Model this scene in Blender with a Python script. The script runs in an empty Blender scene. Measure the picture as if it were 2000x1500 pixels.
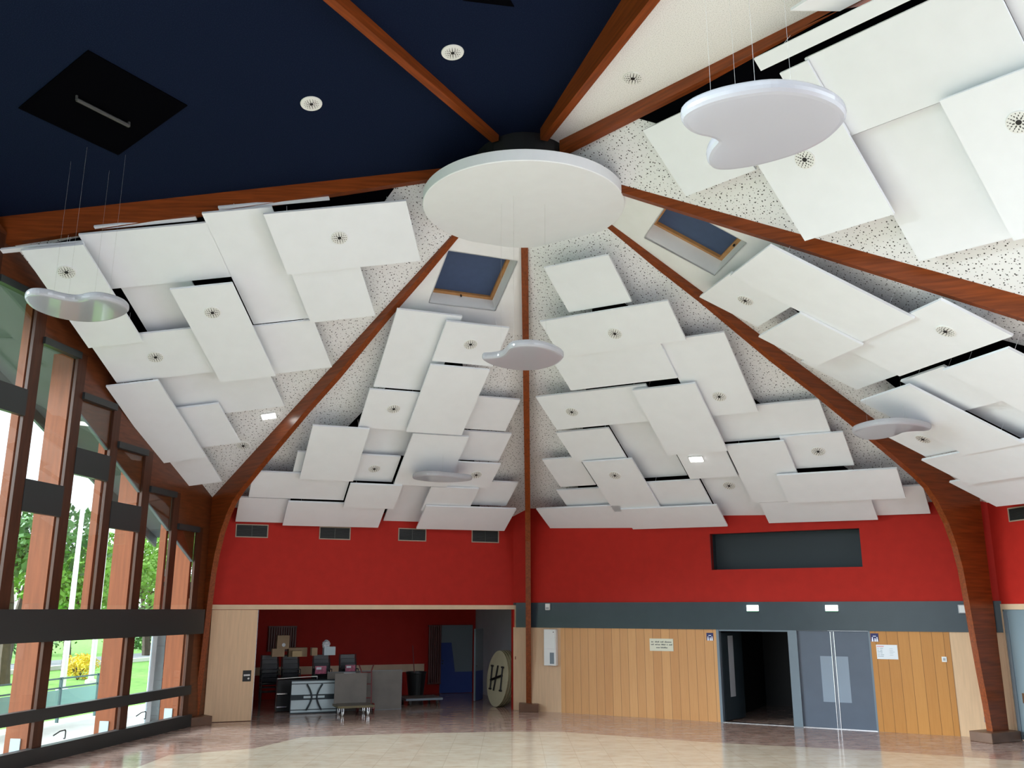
import bpy, bmesh, math, random
from mathutils import Vector as V, Matrix

C = bpy.context.scene.collection
R_ = math.radians
# ------------------------------------------------------------------ camera
F_PX, PITCH, EYE = 1761.0, 0.2446, 2.65
cd = bpy.data.cameras.new('camera')
cd.sensor_fit = 'HORIZONTAL'
cd.sensor_width = 36.0
cd.lens = F_PX / 2000 * 36.0
cd.clip_start, cd.clip_end = 0.05, 500
cam = bpy.data.objects.new('camera', cd)
C.objects.link(cam)
cam.location = (0, 0, EYE)
cam.rotation_euler = (math.pi / 2 + PITCH, 0, 0)
bpy.context.scene.camera = cam
# ------------------------------------------------------------------ daylight (even overcast sky) and exposure
w = bpy.data.worlds.new('sky')
bpy.context.scene.world = w
w.use_nodes = True
bg = w.node_tree.nodes['Background']
bg.inputs[0].default_value = (0.84, 0.93, 1.0, 1)
bg.inputs[1].default_value = 1.75
# broad soft sun lamp added for the bright sky outside the left-hand windows
sl = bpy.data.lights.new('left_sky_lamp', 'SUN')
sl.energy = 11.0
sl.angle = math.radians(36)
sl.color = (0.86, 0.945, 1.0)
so = bpy.data.objects.new('left_sky_lamp', sl)
C.objects.link(so)
so.rotation_euler = V((0.93, 0.14, -0.34)).to_track_quat('-Z', 'Y').to_euler()
vs = bpy.context.scene.view_settings
vs.view_transform = 'Standard'
vs.look = 'None'
vs.exposure = 0.60
vs.gamma = 1.0

# ------------------------------------------------------------------ geometry of the hall, worked out from the photograph
SN, CS = math.sin(PITCH), math.cos(PITCH)
EYEP = V((0, 0, EYE))


def ray(x, y):
    u, v = x - 1000, y - 750
    return V((u, F_PX * CS + v * SN, F_PX * SN - v * CS)) / F_PX


def on_plane(pt, n, x, y):
    d = ray(x, y)
    return EYEP + d * (n.dot(pt - EYEP) / n.dot(d))


def on_z(x, y, z=0.0):
    return on_plane(V((0, 0, z)), V((0, 0, 1)), x, y)


HUB = V((0.21, 15.03, 0))
Z1, S1 = 10.6, 0.49
APEX = V((HUB.x, HUB.y, Z1))
AZ = dict(L=135.4, C=88.7, R=26.4, east=-19.0, south_east=312.0, south=290.0, south_west=240.0, west=182.0)


def pol(az, r, z):
    a = R_(az)
    return V((HUB.x + r * math.cos(a), HUB.y + r * math.sin(a), z))


def on_az(az, x, y, off=0.0):
    a = R_(az)
    n = V((-math.sin(a), math.cos(a), 0))
    return on_plane(HUB + n * off, n, x, y)


def bay_normal(a, b, ap=APEX):
    n = (a - ap).cross(b - ap).normalized()
    return n if n.z < 0 else -n


G0, G1 = on_z(40, 1499), on_z(356, 1422)        # foot of the glazed wall
DA = (G0 - G1).normalized()                    # along the glazed wall, towards the camera
NA = V((0, 0, 1)).cross(DA).normalized()
if NA.x > 0:
    NA = -NA                                   # outward


def on_glass(x, y, off=0.0):
    return on_plane(G1 + NA * off, NA, x, y)


P1 = on_glass(45, 500)
LP, CP, RP = pol(AZ['L'], 11, Z1 - S1 * 11), pol(AZ['C'], 11, Z1 - S1 * 11), pol(AZ['R'], 11, Z1 - S1 * 11)
QE = on_az(AZ['east'], 1800, 532)
QS = on_az(AZ['south_east'], 1350, 165)
BAY_N = dict(A=bay_normal(LP, P1), B=bay_normal(LP, CP), C=bay_normal(CP, RP), D=bay_normal(RP, QE), E=bay_normal(QE, QS))
SHEAR = dict(A=(18.4, 115.4), B=(1.0, 91.5), C=(178.2, 88.4), D=(176.0, 93.0), E=(177.0, 90.0))


def bay_axes(s):
    n = BAY_N[s]
    u = n.cross(V((0, 0, 1))).normalized()
    v = n.cross(u)
    if v.z > 0:
        v = -v
    a, b = R_(SHEAR[s][0]), R_(SHEAR[s][1])
    return u * math.cos(a) + v * math.sin(a), u * math.cos(b) + v * math.sin(b)


def on_bay(s, x, y, drop=0.0):
    return on_plane(APEX + BAY_N[s] * drop, BAY_N[s], x, y)


# walls at the back: B (store-room opening) and C (doors)
WB0 = on_z(397, 1412)
WB1 = on_z(1011, 1386)
DB = (WB1 - WB0).normalized()
NB = V((-DB.y, DB.x, 0))
DC = V((math.cos(R_(-28.7)), math.sin(R_(-28.7)), 0))
NC = V((-DC.y, DC.x, 0))
WC0 = on_z(1300, 1404)
# corner of the two walls
_t = ((WC0 - WB0).cross(DC)).z / (DB.cross(DC)).z
KC = WB0 + DB * _t
LB = _t


def wB(s, z, o=0.0):
    return WB0 + DB * s + NB * o + V((0, 0, z))


def wC(s, z, o=0.0):
    return KC + DC * s + NC * o + V((0, 0, z))


def pB(x, y, o=0.0):
    P = on_plane(WB0 + NB * o, NB, x, y) - WB0
    return P.dot(DB), P.z


def pC(x, y, o=0.0):
    P = on_plane(KC + NC * o, NC, x, y) - KC
    return P.dot(DC), P.z


def frame(o, x, y):
    """matrix with origin o, X along x, Y along y, Z = X x Y"""
    x = x.normalized()
    z = x.cross(y).normalized()
    y = z.cross(x)
    m = Matrix.Identity(4)
    for i, a in enumerate((x, y, z)):
        for j in range(3):
            m[j][i] = a[j]
    m.translation = o
    return m


MB_ = frame(WB0, DB, NB)          # X along wall B, Y outward, Z up
MC_ = frame(KC, DC, NC)
MA_ = frame(G1, -DA, NA)          # Y outward, Z up; x = -(distance towards the viewer)


def bay_z(s, x, y):
    n = BAY_N[s]
    return APEX.z - (n.x * (x - APEX.x) + n.y * (y - APEX.y)) / n.z


# ------------------------------------------------------------------ materials
def mat(name, col, rough=0.5, metal=0.0, spec=0.5, coat=0.0, var=0.0, scale=6.0, stretch=None, bump=0.0, emit=None, estr=0.0, alpha=1.0, trans=0.0):
    m = bpy.data.materials.new(name)
    m.use_nodes = True
    nt = m.node_tree
    b = nt.nodes['Principled BSDF']
    b.inputs['Base Color'].default_value = (*col, 1)
    b.inputs['Roughness'].default_value = rough
    b.inputs['Metallic'].default_value = metal
    b.inputs['Specular IOR Level'].default_value = spec
    b.inputs['Coat Weight'].default_value = coat
    b.inputs['Coat Roughness'].default_value = 0.05
    b.inputs['Transmission Weight'].default_value = trans
    b.inputs['Alpha'].default_value = alpha
    if emit:
        b.inputs['Emission Color'].default_value = (*emit, 1)
        b.inputs['Emission Strength'].default_value = estr
    if var or bump:
        tc = nt.nodes.new('ShaderNodeTexCoord')
        mp = nt.nodes.new('ShaderNodeMapping')
        nt.links.new(tc.outputs['Object'], mp.inputs[0])
        if stretch:
            mp.inputs['Scale'].default_value = stretch
        nz = nt.nodes.new('ShaderNodeTexNoise')
        nz.inputs['Scale'].default_value = scale
        nz.inputs['Detail'].default_value = 5
        nt.links.new(mp.outputs[0], nz.inputs[0])
        if var:
            cr = nt.nodes.new('ShaderNodeValToRGB')
            cr.color_ramp.elements[0].position = 0.3
            cr.color_ramp.elements[1].position = 0.7
            cr.color_ramp.elements[0].color = (*[c * (1 - var) for c in col], 1)
            cr.color_ramp.elements[1].color = (*[min(1, c * (1 + var)) for c in col], 1)
            nt.links.new(nz.outputs[0], cr.inputs[0])
            nt.links.new(cr.outputs[0], b.inputs['Base Color'])
        if bump:
            bp = nt.nodes.new('ShaderNodeBump')
            bp.inputs['Strength'].default_value = bump
            bp.inputs['Distance'].default_value = 0.01
            nt.links.new(nz.outputs[0], bp.inputs['Height'])
            nt.links.new(bp.outputs[0], b.inputs['Normal'])
    return m


def dots(name, col, dotcol, scale, radius, rough=0.8, jitter=1.0):
    """perforated or flecked board: small round dots scattered over the surface"""
    m = mat(name, col, rough)
    nt = m.node_tree
    tc = nt.nodes.new('ShaderNodeTexCoord')
    nt.nodes['Principled BSDF'].inputs['Specular IOR Level'].default_value = 0.1
    out = None
    for sc, rad in zip(scale, radius):
        vo = nt.nodes.new('ShaderNodeTexVoronoi')
        vo.voronoi_dimensions = '2D'
        vo.inputs['Scale'].default_value = sc
        vo.inputs['Randomness'].default_value = jitter
        nt.links.new(tc.outputs['Object'], vo.inputs['Vector'])
        lt = nt.nodes.new('ShaderNodeMath')
        lt.operation = 'LESS_THAN'
        nt.links.new(vo.outputs['Distance'], lt.inputs[0])
        lt.inputs[1].default_value = rad
        if out is None:
            out = lt.outputs[0]
        else:
            mx = nt.nodes.new('ShaderNodeMath')
            mx.operation = 'MAXIMUM'
            nt.links.new(out, mx.inputs[0])
            nt.links.new(lt.outputs[0], mx.inputs[1])
            out = mx.outputs[0]
    mix = nt.nodes.new('ShaderNodeMix')
    mix.data_type = 'RGBA'
    mix.inputs[6].default_value = (*col, 1)
    mix.inputs[7].default_value = (*dotcol, 1)
    nt.links.new(out, mix.inputs[0])
    nt.links.new(mix.outputs[2], nt.nodes['Principled BSDF'].inputs['Base Color'])
    return m


def planks(name, c1, c2, width, rough=0.4):
    m = mat(name, c1, rough)
    nt = m.node_tree
    b = nt.nodes['Principled BSDF']
    tc = nt.nodes.new('ShaderNodeTexCoord')
    sp = nt.nodes.new('ShaderNodeSeparateXYZ')
    nt.links.new(tc.outputs['Object'], sp.inputs[0])
    dv = nt.nodes.new('ShaderNodeMath'); dv.operation = 'DIVIDE'; dv.inputs[1].default_value = width
    nt.links.new(sp.outputs[0], dv.inputs[0])
    fl = nt.nodes.new('ShaderNodeMath'); fl.operation = 'FLOOR'
    nt.links.new(dv.outputs[0], fl.inputs[0])
    wn = nt.nodes.new('ShaderNodeTexWhiteNoise'); wn.noise_dimensions = '1D'
    nt.links.new(fl.outputs[0], wn.inputs['W'])
    mp = nt.nodes.new('ShaderNodeMapping'); mp.inputs['Scale'].default_value = (14, 14, 0.9)
    nt.links.new(tc.outputs['Object'], mp.inputs[0])
    nz = nt.nodes.new('ShaderNodeTexNoise'); nz.inputs['Scale'].default_value = 2.5; nz.inputs['Detail'].default_value = 6
    nt.links.new(mp.outputs[0], nz.inputs[0])
    av = nt.nodes.new('ShaderNodeMath'); av.operation = 'ADD'
    nt.links.new(wn.outputs[0], av.inputs[0]); nt.links.new(nz.outputs[0], av.inputs[1])
    hf = nt.nodes.new('ShaderNodeMath'); hf.operation = 'MULTIPLY'; hf.inputs[1].default_value = 0.5
    nt.links.new(av.outputs[0], hf.inputs[0])
    mix = nt.nodes.new('ShaderNodeMix'); mix.data_type = 'RGBA'
    mix.inputs[6].default_value = (*c1, 1); mix.inputs[7].default_value = (*c2, 1)
    nt.links.new(hf.outputs[0], mix.inputs[0])
    # joints between boards
    fr = nt.nodes.new('ShaderNodeMath'); fr.operation = 'FRACT'
    nt.links.new(dv.outputs[0], fr.inputs[0])
    lt = nt.nodes.new('ShaderNodeMath'); lt.operation = 'LESS_THAN'; lt.inputs[1].default_value = 0.035
    nt.links.new(fr.outputs[0], lt.inputs[0])
    m2 = nt.nodes.new('ShaderNodeMix'); m2.data_type = 'RGBA'
    nt.links.new(lt.outputs[0], m2.inputs[0]); nt.links.new(mix.outputs[2], m2.inputs[6])
    m2.inputs[7].default_value = (*[c * 0.35 for c in c1], 1)
    nt.links.new(m2.outputs[2], b.inputs['Base Color'])
    return m


def stone(name, cols, scale, rough):
    m = mat(name, cols[0], rough, spec=0.6)
    nt = m.node_tree
    b = nt.nodes['Principled BSDF']
    tc = nt.nodes.new('ShaderNodeTexCoord')
    mp = nt.nodes.new('ShaderNodeMapping'); mp.inputs['Scale'].default_value = (0.5, 1.0, 1.0)
    nt.links.new(tc.outputs['Object'], mp.inputs[0])
    nz = nt.nodes.new('ShaderNodeTexNoise'); nz.inputs['Scale'].default_value = scale; nz.inputs['Detail'].default_value = 8
    nz.inputs['Roughness'].default_value = 0.7
    nt.links.new(mp.outputs[0], nz.inputs[0])
    cr = nt.nodes.new('ShaderNodeValToRGB')
    e = cr.color_ramp.elements
    e[0].position, e[1].position = 0.33, 0.68
    e[0].color, e[1].color = (*cols[0], 1), (*cols[2], 1)
    k = e.new(0.5); k.color = (*cols[1], 1)
    nt.links.new(nz.outputs[0], cr.inputs[0])
    # fine tile joints
    br = nt.nodes.new('ShaderNodeTexBrick')
    br.inputs['Scale'].default_value = 1.0
    br.inputs['Mortar Size'].default_value = 0.004
    br.inputs['Brick Width'].default_value = 0.6
    br.inputs['Row Height'].default_value = 0.6
    br.offset = 0.0
    br.inputs['Color1'].default_value = (1, 1, 1, 1); br.inputs['Color2'].default_value = (0.93, 0.93, 0.93, 1); br.inputs['Mortar'].default_value = (0.72, 0.7, 0.68, 1)
    nt.links.new(tc.outputs['Object'], br.inputs[0])
    mu = nt.nodes.new('ShaderNodeMix'); mu.data_type = 'RGBA'; mu.blend_type = 'MULTIPLY'; mu.inputs[0].default_value = 1
    nt.links.new(cr.outputs[0], mu.inputs[6]); nt.links.new(br.outputs[0], mu.inputs[7])
    nt.links.new(mu.outputs[2], b.inputs['Base Color'])
    return m


M = dict(
    beam=mat('varnished_glulam', (0.20, 0.043, 0.008), 0.32, var=0.3, scale=3.0, stretch=(0.5, 8, 8), spec=0.3),
    perf=dots('perforated_board', (0.79, 0.80, 0.82), (0.06, 0.06, 0.06), (9.0, 13.5), (0.105, 0.085)),
    plain=mat('white_plaster', (0.81, 0.82, 0.84), 0.85, var=0.03, scale=2),
    fleck=dots('flecked_board', (0.80, 0.80, 0.80), (0.30, 0.30, 0.30), (38.0,), (0.12,)),
    navy=dots('navy_board', (0.0036, 0.0080, 0.026), (0.022, 0.034, 0.07), (42.0,), (0.10,), 0.95),
    panel=mat('white_acoustic_board', (0.81, 0.84, 0.89), 0.75, var=0.015, scale=3),
    felt=mat('black_felt', (0.002, 0.002, 0.003), 1.0, spec=0.0),
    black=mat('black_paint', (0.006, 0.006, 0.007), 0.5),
    red=mat('red_paint', (0.43, 0.020, 0.013), 0.6, spec=0.15, var=0.06, scale=4),
    slate=mat('slate_laminate', (0.030, 0.046, 0.060), 0.22, var=0.06, scale=2),
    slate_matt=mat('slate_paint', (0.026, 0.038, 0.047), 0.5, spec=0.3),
    leaf_door=mat('grey_door', (0.085, 0.105, 0.145), 0.35, var=0.04, scale=3),
    jamb=mat('grey_frame', (0.16, 0.20, 0.24), 0.4),
    oak=planks('oak_boards', (0.50, 0.22, 0.07), (0.68, 0.36, 0.14), 0.225),
    oak_dark=planks('oak_boards_amber', (0.42, 0.17, 0.035), (0.58, 0.27, 0.07), 0.235),
    beech=mat('beech_veneer', (0.66, 0.44, 0.27), 0.42, var=0.07, scale=2.5, stretch=(9, 9, 0.6)),
    trim=mat('pale_trim', (0.66, 0.47, 0.31), 0.5, var=0.06, scale=3),
    mullion=mat('dark_grey_metal', (0.022, 0.026, 0.028), 0.4),
    wood_dark=mat('dark_stained_wood', (0.115, 0.030, 0.009), 0.35, var=0.35, scale=2.5, stretch=(1, 1, 7)),
    wood_mul=mat('brown_stained_mullion', (0.06, 0.020, 0.010), 0.4, spec=0.3, var=0.2, scale=3, stretch=(6, 6, 0.7)),
    post=mat('orange_timber', (0.22, 0.062, 0.022), 0.65, spec=0.2, var=0.16, scale=2.2, stretch=(7, 7, 0.5)),
    glass=mat('window_glass', (0.95, 1.0, 0.98), 0.0, trans=1.0, spec=0.3),
    cloud=mat('milky_acrylic', (0.60, 0.61, 0.66), 0.12, spec=0.6, coat=0.7),
    wire=mat('steel_wire', (0.5, 0.5, 0.5), 0.4, metal=0.6),
    chrome=mat('chrome', (0.75, 0.76, 0.78), 0.18, metal=1.0),
    white=mat('white_plastic', (0.78, 0.79, 0.78), 0.4),
    grille=mat('dark_grille', (0.05, 0.05, 0.05), 0.6),
    vent=mat('vent_grey', (0.03, 0.033, 0.03), 0.5),
    vent_rim=mat('vent_rim', (0.36, 0.28, 0.21), 0.45),
    lamp=mat('lit_diffuser', (1, 1, 1), 0.5, emit=(1, 0.99, 0.95), estr=9.0),
    exitlit=mat('lit_exit_panel', (0.9, 1, 0.95), 0.5, emit=(0.9, 1.0, 0.96), estr=2.2),
    green=mat('exit_green', (0.02, 0.20, 0.09), 0.5),
    floor_c=stone('beige_stone', ((0.62, 0.49, 0.37), (0.73, 0.61, 0.48), (0.78, 0.68, 0.55)), 5.0, 0.13),
    floor_b=stone('rose_stone', ((0.32, 0.19, 0.15), (0.46, 0.31, 0.26), (0.60, 0.48, 0.42)), 5.0, 0.13),
    plinth=mat('brown_plinth', (0.12, 0.055, 0.028), 0.4, var=0.15, scale=4),
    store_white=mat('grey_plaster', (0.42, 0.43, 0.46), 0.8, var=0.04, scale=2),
    blue=mat('blue_paint', (0.035, 0.075, 0.30), 0.45),
    greyblue=mat('grey_blue_paint', (0.20, 0.26, 0.30), 0.45),
    blind=mat('blue_blind', (0.045, 0.075, 0.16), 0.7, var=0.05, scale=8),
    pine=mat('pine_frame', (0.45, 0.22, 0.08), 0.5, var=0.15, scale=6),
    card=mat('cardboard', (0.38, 0.26, 0.16), 0.8, var=0.08, scale=5),
    card2=mat('pale_cardboard', (0.48, 0.35, 0.19), 0.8, var=0.08, scale=5),
    chair=mat('black_seat', (0.012, 0.012, 0.016), 0.35),
    laminate=mat('pale_blue_laminate', (0.52, 0.62, 0.66), 0.35),
    cream=mat('cream_laminate', (0.62, 0.58, 0.40), 0.45, var=0.05, scale=3),
    edge=mat('table_edge', (0.16, 0.13, 0.06), 0.5),
    ply=mat('grey_plywood', (0.16, 0.145, 0.13), 0.6, var=0.12, scale=3),
    redmetal=mat('red_metal', (0.16, 0.012, 0.014), 0.35),
    bin=mat('black_plastic', (0.012, 0.013, 0.014), 0.4),
    rad=mat('brown_radiator', (0.15, 0.055, 0.05), 0.45),
    pink=mat('pink_packaging', (0.42, 0.09, 0.16), 0.35, var=0.5, scale=14),
    paper=mat('white_paper', (0.75, 0.78, 0.83), 0.6),
    paper_red=mat('pale_red_print', (0.72, 0.42, 0.46), 0.6),
    ink=mat('dark_print', (0.09, 0.10, 0.09), 0.6),
    ink_soft=mat('grey_print', (0.38, 0.44, 0.50), 0.6),
    plaque=mat('cream_plaque', (0.70, 0.68, 0.55), 0.5),
    signblue=mat('sign_blue', (0.012, 0.012, 0.11), 0.4),
    signwhite=mat('sign_white', (0.82, 0.83, 0.92), 0.4),
    pale_rect=mat('pale_rectangle', (0.24, 0.29, 0.36), 0.35),
    terrace=mat('pale_paving', (0.62, 0.60, 0.56), 0.8, var=0.08, scale=1.5),
    grass=mat('lawn_green', (0.15, 0.33, 0.05), 0.9, var=0.3, scale=3),
    asphalt=mat('asphalt', (0.20, 0.21, 0.22), 0.9, var=0.1, scale=2),
    bark=mat('bark', (0.07, 0.05, 0.035), 0.9, var=0.3, scale=5),
    leaf1=mat('leaf_green', (0.16, 0.33, 0.045), 0.6, var=0.4, scale=1.3),
    leaf2=mat('leaf_dark_green', (0.06, 0.16, 0.03), 0.6, var=0.4, scale=1.3),
    blossom=mat('pale_blossom', (0.46, 0.40, 0.47), 0.7, var=0.3, scale=2),
    yellow=mat('yellow_flowers', (0.70, 0.52, 0.05), 0.7, var=0.3, scale=3),
    pole=mat('white_pole', (0.85, 0.86, 0.85), 0.4),
    rail=mat('green_grey_rail', (0.035, 0.085, 0.085), 0.5),
    mesh=mat('pale_green_screen', (0.20, 0.36, 0.30), 0.6),
    soffit=mat('grey_soffit', (0.12, 0.15, 0.15), 0.7, var=0.05, scale=2),
    ext_red=mat('outside_red_wall', (0.52, 0.09, 0.055), 0.7, var=0.08, scale=2),
    ext_grey=mat('pale_grey_cladding', (0.38, 0.46, 0.50), 0.6, var=0.05, scale=2),
)


def thin_glass(m):
    nt = m.node_tree
    out = nt.nodes['Material Output']
    tr = nt.nodes.new('ShaderNodeBsdfTransparent')
    tr.inputs[0].default_value = (0.95, 0.98, 0.97, 1)
    gl_ = nt.nodes.new('ShaderNodeBsdfGlossy')
    gl_.inputs['Roughness'].default_value = 0.0
    mx_ = nt.nodes.new('ShaderNodeMixShader')
    mx_.inputs[0].default_value = 0.06
    nt.links.new(tr.outputs[0], mx_.inputs[1])
    nt.links.new(gl_.outputs[0], mx_.inputs[2])
    nt.links.new(mx_.outputs[0], out.inputs[0])


def milky(m):
    nt = m.node_tree
    out = nt.nodes['Material Output']
    b = nt.nodes['Principled BSDF']
    tl = nt.nodes.new('ShaderNodeBsdfTranslucent')
    tl.inputs[0].default_value = (0.72, 0.73, 0.78, 1)
    mx_ = nt.nodes.new('ShaderNodeMixShader')
    mx_.inputs[0].default_value = 0.45
    nt.links.new(b.outputs[0], mx_.inputs[1])
    nt.links.new(tl.outputs[0], mx_.inputs[2])
    nt.links.new(mx_.outputs[0], out.inputs[0])


thin_glass(M['glass'])
milky(M['cloud'])


# ------------------------------------------------------------------ mesh building
class MB:
    def __init__(self, flip=False):
        self.v, self.f, self.m = [], [], []
        self.flip = flip

    def add(self, vs_, fs, mi=0):
        b = len(self.v)
        self.v += [(-p[0], p[1], p[2]) if self.flip else tuple(p) for p in vs_]
        for f in fs:
            self.f.append([b + i for i in f])
            self.m.append(mi)
        return self

    def box(self, x0, x1, y0, y1, z0, z1, mi=0):
        p = [(x, y, z) for z in (z0, z1) for y in (y0, y1) for x in (x0, x1)]
        return self.add(p, [(0, 2, 3, 1), (4, 5, 7, 6), (0, 1, 5, 4), (2, 6, 7, 3), (0, 4, 6, 2), (1, 3, 7, 5)], mi)

    def prism(self, poly, off, mi=0):
        """poly: list of 3D points (planar); off: extrusion vector"""
        off = V(off)
        n = len(poly)
        a = [V(p) for p in poly]
        b = [p + off for p in a]
        return self.add(a + b, [list(range(n))[::-1], list(range(n, 2 * n))] + [(i, (i + 1) % n, n + (i + 1) % n, n + i) for i in range(n)], mi)

    def rod(self, p0, p1, r, n=8, mi=0, r1=None):
        p0, p1 = V(p0), V(p1)
        d = (p1 - p0).normalized()
        a = d.orthogonal().normalized()
        b = d.cross(a)
        r1 = r if r1 is None else r1
        ring = [(math.cos(2 * math.pi * i / n), math.sin(2 * math.pi * i / n)) for i in range(n)]
        vs_ = [p0 + (a * c + b * s) * r for c, s in ring] + [p1 + (a * c + b * s) * r1 for c, s in ring]
        return self.add(vs_, [list(range(n))[::-1], list(range(n, 2 * n))] + [(i, (i + 1) % n, n + (i + 1) % n, n + i) for i in range(n)], mi)

    def tube(self, pts, r, n=8, mi=0):
        for a, b in zip(pts[:-1], pts[1:]):
            self.rod(a, b, r, n, mi)
        return self

    def lathe(self, prof, n=24, mi=0, o=(0, 0, 0)):
        vs_, fs = [], []
        for r, z in prof:
            for i in range(n):
                a = 2 * math.pi * i / n
                vs_.append((o[0] + r * math.cos(a), o[1] + r * math.sin(a), o[2] + z))
        for k in range(len(prof) - 1):
            for i in range(n):
                j = (i + 1) % n
                fs.append((k * n + i, k * n + j, (k + 1) * n + j, (k + 1) * n + i))
        fs.append(list(range(n))[::-1])
        fs.append([(len(prof) - 1) * n + i for i in range(n)])
        return self.add(vs_, fs, mi)

    def build(self, name, mats, parent=None, mx=None, bevel=0.0, smooth=False):
        me = bpy.data.meshes.new(name)
        me.from_pydata([tuple(p) for p in self.v], [], self.f)
        if not isinstance(mats, (list, tuple)):
            mats = [mats]
        for m in mats:
            me.materials.append(M[m] if isinstance(m, str) else m)
        for p, i in zip(me.polygons, self.m):
            p.material_index = i
        bm = bmesh.new()
        bm.from_mesh(me)
        bmesh.ops.recalc_face_normals(bm, faces=bm.faces)
        bm.to_mesh(me)
        bm.free()
        if smooth:
            for p in me.polygons:
                p.use_smooth = True
        o = bpy.data.objects.new(name, me)
        C.objects.link(o)
        if parent:
            o.parent = parent
        if mx is not None:
            o.matrix_world = mx
        if bevel:
            b = o.modifiers.new('bevel', 'BEVEL')
            b.width = bevel
            b.segments = 2
            b.limit_method = 'ANGLE'
        return o


def tag(o, label, cat, group=None):
    o['label'], o['category'] = label, cat
    if group:
        o['group'] = group
    return o


def thing(name, label, cat, mx, group=None):
    o = bpy.data.objects.new(name, None)
    C.objects.link(o)
    o.matrix_world = mx
    o.empty_display_size = 0.1
    return tag(o, label, cat, group)


def struct(o):
    o['kind'] = 'structure'
    return o


def copy_thing(src, mx, label):
    r = src.copy()
    C.objects.link(r)
    r.matrix_world = mx
    r['label'] = label
    for ch in list(src.children):
        c = ch.copy()
        C.objects.link(c)
        c.parent = r
        for g in list(ch.children):
            d = g.copy()
            C.objects.link(d)
            d.parent = c
    return r


def clip(poly, a, b, c):
    """2D polygon kept where a*x + b*y <= c"""
    out = []
    for i in range(len(poly)):
        p, q = poly[i], poly[(i + 1) % len(poly)]
        dp, dq = a * p[0] + b * p[1] - c, a * q[0] + b * q[1] - c
        if dp <= 0:
            out.append(p)
        if dp * dq < 0:
            t = dp / (dp - dq)
            out.append((p[0] + (q[0] - p[0]) * t, p[1] + (q[1] - p[1]) * t))
    return out


# ------------------------------------------------------------------ ceiling bays
def bay_frame(n, ap=APEX):
    u = n.cross(V((0, 0, 1))).normalized()
    v = n.cross(u)
    if v.z > 0:
        v = -v
    return ap, u, v


def ceiling(name, n, corners, mats, hole=None, plain_v=None, ap=APEX, th=0.03):
    """sheet of a bay: polygon through 3D corners, optional rectangular hole (u0,u1,v0,v1) and plain band near the hub"""
    o, u, v = bay_frame(n, ap)
    k = u.cross(v)
    mx = frame(o, u, v)
    sgn = 1 if k.dot(n) < 0 else -1          # local z sign that points up, away from the room
    P = [((p - o).dot(u), (p - o).dot(v)) for p in corners]
    parts = []
    bands = [(P, 0)] if plain_v is None else [(clip(P, 0, 1, plain_v), 1), (clip(P, 0, -1, -plain_v), 0)]
    for poly, mi in bands:
        if hole:
            u0, u1, v0, v1 = hole
            parts.append((clip(poly, 1, 0, u0), mi))
            parts.append((clip(poly, -1, 0, -u1), mi))
            mid = clip(clip(poly, -1, 0, -u0), 1, 0, u1)
            parts.append((clip(mid, 0, 1, v0), mi))
            parts.append((clip(mid, 0, -1, -v1), mi))
        else:
            parts.append((poly, mi))
    mb = MB()
    for poly, mi in parts:
        if len(poly) >= 3:
            mb.prism([(x, y, 0) for x, y in poly], (0, 0, sgn * th), mi)
    return struct(mb.build(name, mats, mx=mx)), mx, sgn


def line_at(az, r, z):
    return pol(az, r, z)


RB = 12.2
top = lambda az, r: pol(az, r, Z1 - S1 * r)
fA, fB = bay_frame(BAY_N['A']), bay_frame(BAY_N['B'])


def uv_of(s, pts):
    o, u, v = bay_frame(BAY_N[s])
    L = [on_bay(s, *p) - o for p in pts]
    return [(q.dot(u), q.dot(v)) for q in L]


# skylight openings (as rectangles in the bay's own axes)
qB = uv_of('B', [(875, 492), (1003, 507), (968, 605), (838, 594)])
holeB = (min(qB[1][0], qB[2][0]), max(qB[0][0], qB[3][0]), (qB[0][1] + qB[1][1]) / 2, (qB[2][1] + qB[3][1]) / 2)
qD = uv_of('D', [(1252, 465), (1393, 533), (1469, 471), (1308, 403)])
_du = sorted([(qD[0][0] + qD[1][0]) / 2, (qD[2][0] + qD[3][0]) / 2])
holeD = (_du[0], _du[1], (qD[0][1] + qD[3][1]) / 2, (qD[1][1] + qD[2][1]) / 2)
plB = uv_of('B', [(900, 640)])[0][1]
plD = uv_of('D', [(1480, 520)])[0][1]
plC = None

# far edge of bay A: follow the glazed wall and 2 m outside it as the roof overhang
nA = BAY_N['A']


def on_A(P):
    return V((P.x, P.y, bay_z('A', P.x, P.y)))


gl = lambda s, off=0.0: G1 + DA * s + NA * off
ceiling('ceiling_left', BAY_N['A'], [APEX, top(AZ['L'], RB), on_A(gl(-1.2, 0.1)), on_A(gl(10.5, 0.1)), on_A(pol(AZ['west'], 9.6, 0))], ['perf'])
_, mxB, sgB = ceiling('ceiling_back_left', BAY_N['B'], [APEX, top(AZ['L'], RB), top(AZ['C'], RB)], ['perf', 'plain'], holeB, plB)
ceiling('ceiling_back_right', BAY_N['C'], [APEX, top(AZ['C'], RB), top(AZ['R'], RB)], ['perf'])
eastS = (Z1 - QE.z) / math.hypot(QE.x - HUB.x, QE.y - HUB.y)
_, mxD, sgD = ceiling('ceiling_right', BAY_N['D'], [APEX, top(AZ['R'], RB + .3), pol(AZ['east'], RB + .3, Z1 - eastS * (RB + .3))], ['perf', 'plain'], holeD, plD)
seS = (Z1 - QS.z) / math.hypot(QS.x - HUB.x, QS.y - HUB.y)
ceiling('ceiling_front_right', BAY_N['E'], [APEX, pol(AZ['east'], 12, Z1 - eastS * 12), pol(AZ['south_east'], 12, Z1 - seS * 12)], ['perf'])
sTop = 10.72
nF = bay_normal(pol(AZ['south_east'], 8, 10.42), pol(AZ['south'], 8, 10.72))
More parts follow.
